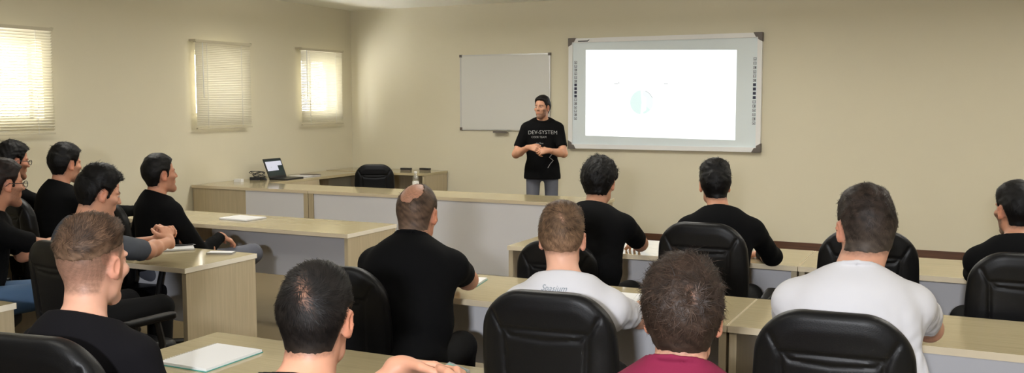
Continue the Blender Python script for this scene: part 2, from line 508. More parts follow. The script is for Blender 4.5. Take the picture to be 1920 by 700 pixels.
    if fade:
        d2 = poly_sd(y, z, [(a, b) for a, b in HAIRLINE])
        m = inh*sst(-d2, -.004, .012)*(fade[2]+(1-fade[2])*sst(z, fade[0], fade[1]))*(.92+.16*wob(v, 5, 500))
        mixc(m*fade[3], hcol*.75)
    me = np_mesh('body', (v-o0)@RB, q); set_col(me, col)
    new_obj('body', me, M['skin'], root)
    # ---- hair
    H = p['hair']; np_ = H.get('nape', -.066); hv = H.get('vox', vox)
    FB = Field(); head_base(FB, W, R, s, p.get('face', 1.0))
    FB.rc(W(0, -.030, -.045), nb+B((0, .0, -.03)), neckr, neckr*1.08, .025)
    poly = H.get('poly', HAIRLINE[:11]+[(-.038, min(-.02, np_+.03)), (-.050, np_), (-.16, np_-.005)]+HAIRLINE[14:]); tt, ts, tn = H['t']; amp = H.get('amp', .003); fr = H.get('freq', 90)
    bald = H.get('bald', None)
    class HF:
        def ev(self, P):
            d = FB.ev(P); l = ((P-hc)@R)/s
            zz = l[:, 2]+.25*l[:, 1]
            t = tn+(ts-tn)*sst(l[:, 2], -.085, .01)+(tt-ts)*sst(zz, .05, .125)
            reg0 = poly_sd(l[:, 1], l[:, 2], poly); tp = H.get('taper', .014)
            t = t*(.18+.82*sst(-reg0, 0, tp))
            w = wob(l, H.get('seed', 1), fr)
            ruf = (.35+.65*sst(l[:, 2], -.05, .06))
            d = d-t*s-amp*w*ruf
            reg = reg0*s-.0015-.0045*wob(l, 77+H.get('seed', 1), 240)
            if bald:
                bc = V3(bald[:3]); e = (l-bc)/V3(bald[3:6])
                reg = np.maximum(reg, (1-np.linalg.norm(e, axis=1))*.05+.006*wob(l, 31, 110))
            k = .006; h = np.clip(.5-.5*(reg-d)/k, 0, 1)
            return (reg+(d-reg)*h+k*h*(1-h)).astype(f32)
    rr = .16*s+tt
    v, q = net(HF(), hc-rr, hc+rr+V3(0, 0, .02), hv)
    v = smooth_verts(v, q, 1, .4)
    me = np_mesh('hair', (v-o0)@RB, q)
    nv = np.zeros(len(v)*3, f32); me.vertices.foreach_get('normal', nv); nv = nv.reshape(-1, 3)@RB.T
    l = ((v-hc)@R)/s
    tone = .8+.45*wob(l, 12, 140)
    hc2 = np.array([lin(c) for c in H.get('col2', H['col'])], f32)
    mz = sst(l[:, 2], H.get('c0', -.05), H.get('c1', .06))[:, None]
    hcolv = (hc2*(1-mz)+hcol*mz)*np.clip(tone, .35, 1.6)[:, None]
    hcols = hcolv.copy()
    if H.get('scalp'):     # thin hair over the scalp at the whorl
        dw = l-V3(H['whorl']); am = H['scalp'][1]*np.exp(-((dw[:, 0]+.35*dw[:, 2])**2/(.5*H['scalp'][0])**2+(dw[:, 2]+.2*dw[:, 0])**2/H['scalp'][0]**2))*np.clip(.6+.8*wob(l, 44, 420), 0, 1)
        hcolv = hcolv*(1-am[:, None])+sk*.8*am[:, None]
    ns = H.get('n', 600); VV = [v]; CC = [hcolv]; ext = np.zeros((0, 4), int)
    if ns:
        rs = np.random.RandomState(H.get('seed', 1)+50)
        # sample outer points away from the hairline underside
        okm = np.einsum('ij,ij->i', nv@R, l-V3(0, -.01, .02)) > .0
        cand = np.nonzero(okm)[0]
        pick = rs.choice(cand, ns)
        p0 = v[pick]+rs.randn(ns, 3).astype(f32)*.0015; n0 = nv[pick]; ll = l[pick]
        wh = V3(H.get('whorl', (.01, -.085, .075)))
        fl = (ll-wh); fl = fl/(np.linalg.norm(fl, axis=1)[:, None]+.015)
        sidez = sst(-ll[:, 2], -.06, .05)[:, None]
        fl = fl*(1-.7*sidez)+np.array([0, -.25, -1.], f32)*sidez
        nl = n0@R
        fl = fl+H.get('swirl', .5)*np.cross(nl, fl)*(1-sidez)
        fl += rs.randn(ns, 3)*H.get('mess', .25)
        fl -= nl*np.einsum('ij,ij->i', fl, nl)[:, None]
        fl /= np.linalg.norm(fl, axis=1)[:, None]+1e-6
        dirw = fl@R.T
        Ln = (H.get('len', .02)*(.6+.8*rs.rand(ns)))[:, None]*s*(1-.45*sidez)*(1-.6*sst(-ll[:, 2], .01, .05))[:, None]
        Ln = Ln*(.12+.88*sst(-poly_sd(ll[:, 1], ll[:, 2], poly), .0, H.get('taper', .014)*1.5))[:, None]
        lift = H.get('lift', .25)*(rs.rand(ns)*.9+.1)[:, None]
        wdt = H.get('wid', .0009)*(.7+.6*rs.rand(ns))[:, None]
        sdv = np.cross(dirw, n0); sdv /= np.linalg.norm(sdv, axis=1)[:, None]+1e-6
        curlv = sdv*(rs.randn(ns)*H.get('curl', .12))[:, None]
        P = []
        for j, (t, wj) in enumerate(((0, 1.), (.4, 1.), (.75, .75), (1, .15))):
            c = p0-n0*.001+dirw*Ln*t+n0*(lift*Ln)*(t*1.3-.75*t*t)+curlv*Ln*t*t
            P += [c-sdv*wdt*wj, c+sdv*wdt*wj]
        P = np.stack(P, 1).reshape(-1, 3)
        b0 = len(v)+np.arange(ns)*8
        ext = np.concatenate([np.stack([b0+2*j, b0+2*j+1, b0+2*j+3, b0+2*j+2], -1) for j in range(3)])
        VV.append(P); sc = np.repeat(hcols[pick]*(.55+1.1*rs.rand(ns)**1.6)[:, None]*H.get('gl', 1.0), 8, 0); CC.append(sc)
        bpy.data.meshes.remove(me)
        me = np_mesh('hair', (np.concatenate(VV).astype(f32)-o0)@RB, np.concatenate([q, ext]))
    set_col(me, np.concatenate(CC))
    new_obj('hair', me, M['hair'], root)
    # ---- shirt
    cl = p['cloth']; Fs = Field(); loose = p.get('loose', .010)
    torso(Fs, loose, .055)
    for sd in (-1, 1):
        S, E, Wp, d, n, curl, fing = arms[sd]
        if p.get('sleeve', 'short') == 'short':
            e = S+(E-S)*p.get('slen', .72)
            Fs.rc(S-(E-S)*.02, e, .054*g+.002, .054*g, .04, flat=.004)
        else:
            Fs.rc(S, E, .054*g+.002, .050*g, .04); Fs.rc(E, Wp-nrm(Wp-E)*.01, .050*g, .036, .025, flat=.003)
    if p.get('sleeve', 'short') == 'short':
        pass
    cn = nrm(B((0, p.get('ctilt', .42), 1))); cpnt = nb+B((0, 0, p.get('collar', .012)))
    wamp = p.get('wr', .0035); wseed = len(label)
    zz0 = p.get('hem', None)
    def post(P, d):
        lp = (P-nb)@RB
        d = d+wamp*wob(lp*V3(1, 1, .6), wseed, 26)*sst(-lp[:, 2], .02, .14)+wamp*.45*wob(lp, wseed+3, 70)*sst(-lp[:, 2], .05, .2)
        near = np.linalg.norm(lp[:, :2], axis=1)
        cut = (P-cpnt)@cn
        d = np.where(near < .16, np.maximum(d, cut), d)
        if zz0 is not None: d = np.maximum(d, zz0-P[:, 2])
        return d.astype(f32)
    Fs.post.append(post)
    F2 = Field(); F2.tor(cpnt+B((0, -.004, -.002)), cn, p.get('cr', .066)*s, .0068, .004)
    class SF:
        def ev(self, P):
            a = Fs.ev(P); b = F2.ev(P); k = .005
            h = np.clip(.5+.5*(a-b)/k, 0, 1); return (a+(b-a)*h-k*h*(1-h)).astype(f32)
    allp = np.array([c for _, c, r, k, o in Fs.p]); rr = np.array([r for _, c, r, k, o in Fs.p])
    v, q = net(SF(), (allp-rr[:, None]).min(0)-.01, (allp+rr[:, None]).max(0)+.01, p.get('svox', .007))
    v = smooth_verts(v, q, 2, .5)
    me = np_mesh(cl[0], (v-o0)@RB, q)
    shirt = new_obj(cl[0], me, M[cl[1]], root)
    shirt_bvh = BVHTree.FromPolygons([tuple(map(float, a)) for a in v], [tuple(map(int, a)) for a in q]) if p.get('bvh') else None
    # ---- trousers and shoes
    Ft = Field(); kn = p.get('knees', None); feet = []
    Ft.el(hip+V3(0, 0, -.01), ((.150 if stand else .165)*g+fat*.5, (.105 if stand else .125)+fat*.4, .13 if stand else .11), RB, .04)
    for i, sd in enumerate((-1, 1)):
        hj = hip+B((sd*.090*g, .0, -.015))
        if stand:
            K = hip+B((sd*.105, .02, -.43)); A = hip+B((sd*.12, -.0, -.83))
        else:
            K = V3(kn[i]) if kn and kn[i] is not None else hip+B((sd*.14, .42, -.005))
            ft = p.get('feetz', None)
            A = V3(K[0], K[1], .10)+B((0, -.02, 0))
            if ft and ft[i] is not None: A = V3(ft[i])
        Ft.rc(hj, K, (.078 if stand else .088)*g, .066, .035); Ft.rc(K, A, .064, .050, .02, flat=.0)
        feet.append(A)
    v, q = net(Ft, np.array([hip]+feet).min(0)-V3(.35, .6, .15), np.array([hip]+feet).max(0)+V3(.35, .7, .3), p.get('tvox', .010))
    v = smooth_verts(v, q, 2, .5)
    # drop grid regions that hold nothing
    me = np_mesh('trousers', (v-o0)@RB, q); new_obj('trousers', me, M[p.get('trousers', 'jeans_dark')], root)
    for A in feet:
        if A[2] > .3: fdir = B((.6, .6, -.2))
        else: fdir = B((0, 1, 0))
        Fo = Field(); az = A[2]
        Fo.rc(A+fdir*-.035+V3(0, 0, -.055), A+fdir*.06+V3(0, 0, -.06), .038, .042, .02)
        Fo.rc(A+fdir*.06+V3(0, 0, -.062), A+fdir*.15+V3(0, 0, -.068), .043, .030, .02)
        Fo.rc(A+V3(0, 0, .02), A+V3(0, 0, -.04), .044, .042, .02)
        zc = az-.10 if az <= .3 else -9
        Fo.post.append(lambda P, d, zc=zc: np.maximum(d, zc-P[:, 2]).astype(f32))
        v, q = net(Fo, A-.2, A+.2, .008)
        me = np_mesh('shoe', (v-o0)@RB, q); new_obj('shoe', me, M['shoe'], root)
    # ---- accessories
    if p.get('glasses'):
        bm = bmesh.new()
        def lw(*a): return Vector([float(c) for c in (W(*a)-o0)@RB])
        for sd in (-1, 1):
            ring = [lw(sd*.033+.024*math.cos(t), .104-.004*abs(math.cos(t)), .006+.017*math.sin(t)) for t in np.linspace(0, 2*PI, 17)]
            tube(bm, ring, .0020, 6, cap=False)
            tube(bm, [lw(sd*.057, .101, .012), lw(sd*.074, .07, .012), lw(sd*.083, -.01, .010), lw(sd*.084, -.03, -.005)], .0022, 6)
        tube(bm, [lw(-.010, .106, .010), lw(0, .109, .013), lw(.010, .106, .010)], .002, 6)
        obj('glasses', bm, M['dark'], root, smooth=True)
    if p.get('watch'):
        S, E, Wp, d, n, _, _ = arms[p['watch'][0]]
        bm = bmesh.new(); dd = nrm(Wp-E); c0 = Wp-dd*.035
        a1 = nrm(np.cross(dd, n)); a2 = np.cross(dd, a1)
        for tt_ in (-.009, 0, .009):
            ring = [Vector([float(c) for c in ((c0+dd*tt_+(a1*math.cos(t)+a2*math.sin(t))*.0315)-o0)@RB]) for t in np.linspace(0, 2*PI, 21)]
            tube(bm, ring, .0052, 6, cap=False)
        obj('wristwatch', bm, M[p['watch'][1]], root, smooth=True)
    return root, dict(nb=nb, hip=hip, R=R, hc=hc, RB=RB, o0=o0, bvh=shirt_bvh, W=W, arms=arms)

def print_on(info, root, name, text, size, origin, right, up, ray, m, shear=0, arc=0, line=None):
    """lettering or a drawn line printed on a garment: flat mesh laid onto the cloth"""
    if line:
        bm = bmesh.new(); prev = None
        pts = []
        for (x0, y0), (x1, y1) in zip(line[:-1], line[1:]):
            pts += [(x0+(x1-x0)*k/5, y0+(y1-y0)*k/5) for k in range(5)]
        pts.append(line[-1])
        for x, y in pts:
            a, b = bm.verts.new((x-size, y, 0)), bm.verts.new((x+size, y, 0))
            if prev: bm.faces.new((prev[0], prev[1], b, a))
            prev = (a, b)
        return lay(bm, info, root, name, origin, right, up, ray, m, arc)
    cu = bpy.data.curves.new(name, 'FONT'); cu.body = text; cu.size = size; cu.align_x = 'CENTER'; cu.shear = shear
    cu.resolution_u = 3
    t = bpy.data.objects.new(name, cu); COL.objects.link(t)
    dg = bpy.context.evaluated_depsgraph_get(); me = bpy.data.meshes.new_from_object(t.evaluated_get(dg))
    bpy.data.objects.remove(t); bpy.data.curves.remove(cu)
    bm = bmesh.new(); bm.from_mesh(me); bpy.data.meshes.remove(me)
    bmesh.ops.triangulate(bm, faces=bm.faces[:])
    bmesh.ops.subdivide_edges(bm, edges=[e for e in bm.edges if e.calc_length() > .012], cuts=2)
    bmesh.ops.triangulate(bm, faces=bm.faces[:])
    return lay(bm, info, root, name, origin, right, up, ray, m, arc)
def lay(bm, info, root, name, origin, right, up, ray, m, arc):
    ray = Vector([float(c) for c in ray])
    for vtx in bm.verts:
        x, y = vtx.co.x, vtx.co.y+arc*vtx.co.x**2
        w = Vector([float(c) for c in origin])+Vector([float(c) for c in right])*x+Vector([float(c) for c in up])*y
        hit = info['bvh'].ray_cast(w-ray*.3, ray)
        loc = hit[0] if hit[0] is not None else w
        loc = loc-ray*.0025
        vtx.co = Vector([float(c) for c in (np.array(loc, f32)-info['o0'])@info['RB']])
    return obj(name, bm, M[m], root)

# ------------------------------------------------------------------ room
YW, XL, XR, YB, ZC = 10.86, -7.71, 3.2, -2.4, 2.88
struct(boxes('floor', [(XL-.2, XR+.2, YB-.2, YW+.2, -.1, 0)], M['floor']))
struct(boxes('ceiling', [(XL-.2, XR+.2, YB-.2, YW+.2, ZC, ZC+.1)], M['ceil']))
struct(boxes('wall_front', [(XL-.2, XR+.2, YW, YW+.15, 0, ZC)], M['wall']))
struct(boxes('wall_right', [(XR, XR+.15, YB, YW, 0, ZC)], M['wall']))
struct(boxes('wall_back', [(XL-.2, XR+.2, YB-.15, YB, 0, ZC)], M['wall']))
BLZ0, BLZ1 = 1.356, 2.325
BL = [(5.16, 6.10), (7.88, 8.76), (9.68, 10.55)]
OP = [(a+.05, b-.05) for a, b in BL]; OZ0, OZ1 = 1.49, 2.215
OP[1] = (7.955, 8.70); OP[2] = (9.785, 10.53)
lst = [(XL-.22, XL, YB-.2, YW, 0, OZ0), (XL-.22, XL, YB-.2, YW, OZ1, ZC)]
ys = [YB-.2]+[y for o in OP for y in o]+[YW]
for i in range(0, len(ys), 2): lst.append((XL-.22, XL, ys[i], ys[i+1], OZ0, OZ1))
struct(boxes('wall_left', lst, M['wall']))
# shallow pilaster edge seen left of the middle window
struct(boxes('baseboard_front', [(XL, XR, YW-.018, YW, 0, .09)], M['base'], bevel=.004))
struct(boxes('baseboard_left', [(XL, XL+.018, YB, YW, 0, .09)], M['base'], bevel=.004))
struct(boxes('baseboard_right', [(XR-.018, XR, YB, YW, 0, .09)], M['base'], bevel=.004))
for i, (a, b) in enumerate(OP):
    w = boxes('window_%d' % (i+1), [(XL-.20, XL-.15, a, b, OZ0, OZ0+.04), (XL-.20, XL-.15, a, b, OZ1-.04, OZ1),
              (XL-.20, XL-.15, a, a+.04, OZ0, OZ1), (XL-.20, XL-.15, b-.04, b, OZ0, OZ1), (XL-.195, XL-.155, (a+b)/2-.02, (a+b)/2+.02, OZ0, OZ1)], M['brass'])
    struct(w)
    pn = boxes('pane', [(XL-.178, XL-.172, a+.03, b-.03, OZ0+.03, OZ1-.03)], M['glass'], w)

BLAB = ['white venetian blind glowing with slats apart at the left picture edge', 'beige closed venetian blind on the middle window, slats shut',
        'white venetian blind with a bright centre nearest the room corner']
def blind(i, y0, y1, tilt, ms, off, n=46):
    t = thing('venetian_blind', BLAB[i], 'blind', (XL+off, (y0+y1)/2, BLZ0), 0, 'blinds on the left wall windows')
    w = (y1-y0)/2; h = BLZ1-BLZ0
    bm = bmesh.new(); box(bm, -.020, .020, -w, w, h-.03, h)
    obj('headrail', bm, M['rail'], t, bevel=.004)
    for sd in (-1, 1):
        bm = bmesh.new(); box(bm, -off, .022, sd*w-.008, sd*w+.008, h-.016, h+.004); obj('bracket', bm, M['rail'], t)
    bm = bmesh.new(); pitch = (h-.06)/n
    for k in range(n):
        z = .03+(k+.5)*pitch; c, s_ = math.cos(tilt), math.sin(tilt); hw = .0128*46/n
        pr = [(-hw, 0), (-hw*.4, .0022), (hw*.4, .0022), (hw, 0)]
        vs = [[bm.verts.new((u*c-q*s_, yy, z+u*s_+q*c)) for u, q in pr] for yy in (-w+.006, w-.006)]
        for j in range(3): bm.faces.new((vs[0][j], vs[0][j+1], vs[1][j+1], vs[1][j]))
    obj('slats', bm, ms, t, smooth=True)
    bm = bmesh.new(); box(bm, -.012, .012, -w+.004, w-.004, 0, .016); obj('bottom_rail', bm, M['rail'], t, bevel=.003)
    for yy in (-w*.62, w*.62):
        bm = bmesh.new(); tube(bm, [(.0135, yy, .01), (.0135, yy, h-.02)], .0016, 5); obj('ladder_cord', bm, M['frame'], t)
    bm = bmesh.new(); tube(bm, [(.026, -w+.09, h-.03), (.028, -w+.09, h*.35)], .004, 6); obj('tilt_wand', bm, M['frame'], t)
blind(0, *BL[0], .68, M['slat'], .075, 36)
blind(1, *BL[1], 1.20, M['slatc'], .075)
blind(2, *BL[2], .80, M['slat'], .075)

# ------------------------------------------------------------------ boards on the front wall
t = thing('whiteboard', 'plain white enamel board behind the standing presenter', 'whiteboard', (-5.378, YW, 1.287))
w, h = 1.266, .958
bm = bmesh.new(); box(bm, -w/2+.01, w/2-.01, -.018, -.002, .01, h-.01); obj('board_surface', bm, M['board'], t)
bm = bmesh.new()
for b in [(-w/2, w/2, -.024, -.001, 0, .018), (-w/2, w/2, -.024, -.001, h-.018, h), (-w/2, -w/2+.018, -.024, -.001, .018, h-.018), (w/2-.018, w/2, -.024, -.001, .018, h-.018)]: box(bm, *b)
obj('frame', bm, M['alu'], t, bevel=.003)
for sx in (-1, 1):
    for z in (0, h-.034):
        bm = bmesh.new(); x0 = -w/2-.004 if sx < 0 else w/2-.030
        box(bm, x0, x0+.034, -.028, 0, z-.004 if z == 0 else z+.004, z+.034 if z == 0 else z+.038); obj('corner_cap', bm, M['cap'], t, bevel=.006)
bm = bmesh.new(); box(bm, -.13, .06, -.075, -.02, -.030, -.018); box(bm, -.13, .06, -.080, -.072, -.030, -.006); obj('pen_tray', bm, M['cap'], t, bevel=.002)

bx0, bx1, bz0, bz1 = -4.49, -2.178, 1.083, 2.408
t = thing('interactive_whiteboard', 'large white framed interactive board with a bright projected slide', 'interactive whiteboard', ((bx0+bx1)/2, YW, bz0))
w, h = bx1-bx0, bz1-bz0; f = .052
bm = bmesh.new(); box(bm, -w/2+.02, w/2-.02, -.040, -.004, .02, h-.02); obj('board_surface', bm, M['panel'], t)
bm = bmesh.new()
for b in [(-w/2, w/2, -.060, -.001, 0, f), (-w/2, w/2, -.060, -.001, h-f, h), (-w/2, -w/2+f, -.060, -.001, f, h-f), (w/2-f, w/2, -.060, -.001, f, h-f)]: box(bm, *b)
obj('frame', bm, M['frame'], t, bevel=.012, seg=3)
for sx in (-1, 1):
    for sz in (0, 1):
        bm = bmesh.new(); c = .105
        pts = [(0, 0), (c, 0), (c*.72, .052), (.052, .052), (.052, c*.72), (0, c)]
        vs = []
        for yy in (-.066, 0):
            vs.append([bm.verts.new((sx*(-w/2-.005+a) if sx > 0 else (-w/2-.005+a), yy, (b-.005) if not sz else (h+.005-b))) for a, b in pts])
            if sx > 0:
                for q, (a, b) in zip(vs[-1], pts): q.co.x = w/2+.005-a
        bm.faces.new(vs[0]); bm.faces.new(vs[1][::-1])
        for k in range(6): bm.faces.new((vs[0][k], vs[0][(k+1) % 6], vs[1][(k+1) % 6], vs[1][k]))
        bmesh.ops.recalc_face_normals(bm, faces=bm.faces[:])
        obj('corner_cap', bm, M['cap'], t, bevel=.006)
for sx, xc, z0, z1 in ((-1, -w/2+.088, .34, 1.06), (1, w/2-.080, .30, 1.06)):
    n = 16; bm = bmesh.new(); st = (z1-z0)/n
    for k in range(n):
        z = z1-(k+.5)*st; dk = 1 if 6 <= k <= 9 else 0; s_ = .0165
        if dk: box(bm, xc-s_, xc+s_, -.0415, -.0395, z-s_, z+s_, 1)
        else:
            tq = .0045
            for b in [(xc-s_, xc+s_, z-s_, z-s_+tq), (xc-s_, xc+s_, z+s_-tq, z+s_), (xc-s_, xc-s_+tq, z-s_, z+s_), (xc+s_-tq, xc+s_, z-s_, z+s_)]:
                box(bm, b[0], b[1], -.0415, -.0395, b[2], b[3], 0)
            if k % 3 == 0: box(bm, xc-.006, xc+.006, -.0415, -.0395, z-.008, z+.003, 0)
            elif k % 3 == 1: box(bm, xc-.011, xc+.011, -.0415, -.0395, z-.003, z+.002, 0)
            else: box(bm, xc-.003, xc+.010, -.0415, -.0395, z-.009, z+.009, 0)
    o = obj('icon_strip', bm, [M['icon'], M['icond']], t)
bm = bmesh.new()
box(bm, -w/2+.125, -w/2+.25, -.0625, -.060, h-.042, h-.030)
vs = [bm.verts.new(c) for c in [(-w/2+.235, -.0626, h-.036), (-w/2+.25, -.0626, h-.042), (-w/2+.275, -.0626, h-.022), (-w/2+.262, -.0626, h-.020)]]; bm.faces.new(vs)
obj('nameplate', bm, M['dark'], t)
# projected slide
cx, cz = (bx0+bx1)/2, bz0
bm = bmesh.new()
def sl(px, pz): return (px-cx, -.0412, pz-cz)
q = [sl(-4.272, 1.240), sl(-2.461, 1.212), sl(-2.461, 2.224), sl(-4.272, 2.268)]
bm.faces.new([bm.verts.new(c) for c in q]); slide = obj('projected_slide', bm, M['beam'], t)
bm = bmesh.new(); ccx, ccz, rr = -3.565, 1.640, .142
def seg(a0, a1, r, mi, y=-.0422, r0=0):
    pts = [(r*math.cos(a), r*math.sin(a)) for a in np.linspace(a0, a1, 24)]
    pts += [(0, 0)] if r0 == 0 else [(r0*math.cos(a), r0*math.sin(a)) for a in np.linspace(a1, a0, 24)]
    f_ = bm.faces.new([bm.verts.new((ccx+a-.0-cx, y, ccz+b-cz)) for a, b in pts]); f_.material_index = mi
seg(PI*.53, PI*1.47, rr, 0); seg(-PI*.46, PI*.46, rr*.98, 1); seg(-PI*.44, -PI*.22, rr*.95, 0, -.0428)
seg(PI*.12, PI*.40, rr*1.0, 2, -.0428, rr*.95)
f_ = bm.faces.new([bm.verts.new((ccx+a-cx, -.0434, ccz+b-cz)) for a, b in [(.005, -.12), (.055, -.09), (.055, .05), (.005, .09)]]); f_.material_index = 3
obj('slide_chart', bm, [M['beam_teal'], M['beam_teal2'], M['beam_grey'], M['beam']], slide)
for a, b, c, d in [(-3.91, -3.86, 1.853, 1.862), (-3.855, -3.845, 1.858, 1.882), (-3.30, -3.25, 1.848, 1.856)]:
    bm = bmesh.new(); bm.faces.new([bm.verts.new(sl(*k)) for k in ((a, c), (b, c), (b, d), (a, d))])
    for v_ in bm.verts: v_.co.y = -.0425
    obj('slide_caption', bm, M['beam_grey'], slide)

# ------------------------------------------------------------------ desks
def desk(label, x0, x1, y0, y1, z=.75, left=True, right=True, pz0=.30, wall_gap=.07, grp='desk units in the rows', front='far', wend=()):
    t = thing('desk', label, 'desk', ((x0+x1)/2, y0, 0), 0, grp)
    w = (x1-x0)/2; d = y1-y0; th = .028; e = .0025
    bm = bmesh.new(); box(bm, -w+e, w-e, e, d-e, z-th, z); top = obj('desktop', bm, M['top'], t)
    bm = bmesh.new(); box(bm, -w, w, 0, e, z-th, z-.0008); box(bm, -w, w, d-e, d, z-th, z-.0008); obj('edge_band', bm, M['edge'], top)
    for sd in wend if wend else (-1, 1):
        bm = bmesh.new(); a = sd*w; b = sd*(w-e); box(bm, min(a, b), max(a, b), e, d-e, z-th, z-.0008)
        obj('end_edge_band', bm, M['edgew'] if sd in wend else M['edge'], top)
    for sd, on in ((-1, left), (1, right)):
        if not on: continue
        bm = bmesh.new(); a = sd*(w-.004); b = sd*(w-.034); box(bm, min(a, b), max(a, b), .012, d-.012, 0, z-th); obj('end_panel', bm, M['side'], t, bevel=.0015)
    bm = bmesh.new()
    yp = d-.075 if front == 'far' else .03
    box(bm, -w+.0345, w-.0345, yp, yp+.018, pz0, z-th-.001); obj('modesty_panel', bm, M['white'], t)
    return t
G = 'desk units in the rows'
desk('front-row desk left of the aisle desks, with bright screen reflection on its top', -2.63, -.862, 5.34, 5.95)
desk('front-row desk at the right edge under the projected board side, beyond the white shirts', -.858, .92, 5.34, 5.95)
desk('middle-row desk where the balding man and the blond man in white sit', -2.63, -.882, 3.79, 4.38)
desk('middle-row desk where the large man in white sits', -.878, .92, 3.79, 4.38)
desk('nearest desk, with the white notebook, in front of the man with a faded haircut', -2.66, -.882, 2.22, 2.82)
desk('nearest desk in front of the man in the maroon shirt', -.878, .92, 2.22, 2.82)
desk('left-block front desk with a notebook, empty end by the aisle', -5.60, -3.84, 5.33, 5.95, wend=(1,))
desk('left-block front desk by the wall, hidden behind the seated men', -7.37, -5.604, 5.33, 5.95)
desk('left-block middle desk with notebook and phone, wood end panel by the aisle', -5.60, -3.84, 3.84, 4.42, wend=(1,))
desk('left-block middle desk by the wall, farther from the aisle', -7.37, -5.604, 3.84, 4.42)
desk('left-block rear desk, its wood end just inside the left picture edge', -5.60, -3.87, 2.25, 2.85, wend=(1,))

# teacher's U of counters
def counter(label, x0, x1, y0, y1, fronts, ends=(1, 1), z=.75):
    t = thing('teacher_counter', label, 'counter', ((x0+x1)/2, y0, 0), 0, 'counters around the teacher')
    w = (x1-x0)/2; d = y1-y0; th = .03; xm = (x0+x1)/2
    bm = bmesh.new(); box(bm, -w, w, .002, d, z-th, z); top = obj('desktop', bm, M['top'], t)
    bm = bmesh.new(); box(bm, -w, w, 0, .002, z-th, z-.0008); obj('edge_band', bm, M['edge'], top)
    for a, b, ya, yb, m, nm in fronts:
        bm = bmesh.new(); box(bm, a-xm, b-xm, ya-y0, yb-y0, .04, z-th-.001); obj(nm, bm, M[m], t)
    return t
counter('teacher counter with the laptop, wood panel and white panel at the wall side', -7.69, -6.122, 7.83, 8.39,
        [(-7.67, -6.955, 7.85, 7.868, 'side', 'wood_panel'), (-6.953, -6.182, 7.85, 7.868, 'white', 'white_panel'), (-6.18, -6.124, 7.836, 8.37, 'side', 'end_panel'), (-7.689, -7.671, 7.85, 8.37, 'side', 'end_panel')])
counter('long white-fronted teacher counter in front of the presenter', -6.118, -3.02, 7.83, 8.39,
        [(-6.116, -6.060, 7.836, 8.37, 'side', 'end_panel'), (-6.058, -3.07, 7.85, 7.868, 'white', 'white_panel'), (-3.066, -3.03, 7.836, 8.37, 'side', 'end_panel')])
t = thing('teacher_counter', 'side counter along the left wall behind the laptop', 'counter', (-7.40, 8.395, 0), 0, 'counters around the teacher')
bm = bmesh.new(); box(bm, -.29, .29, 0, 1.85, .72, .75); obj('desktop', bm, M['top'], t)
bm = bmesh.new(); box(bm, .25, .288, .0, .90, .60, .7195); obj('apron_panel', bm, M['side'], t)
bm = bmesh.new(); box(bm, -.28, -.25, .02, 1.83, 0, .7195); obj('wall_panel', bm, M['side'], t)
bm = bmesh.new(); box(bm, -.245, .286, .905, .935, 0, .7195); obj('end_panel', bm, M['side'], t)
t = thing('teacher_counter', 'rear counter against the front wall beside the corner', 'counter', (-6.93, 10.25, 0), 0, 'counters around the teacher')
bm = bmesh.new(); box(bm, -.77, .73, 0, .585, .725, .755); obj('desktop', bm, M['top'], t)
bm = bmesh.new(); box(bm, .692, .726, .012, .575, 0, .7245); obj('end_panel', bm, M['side'], t)
bm = bmesh.new(); box(bm, -.74, .69, .50, .518, .2, .7245); obj('modesty_panel', bm, M['side'], t)

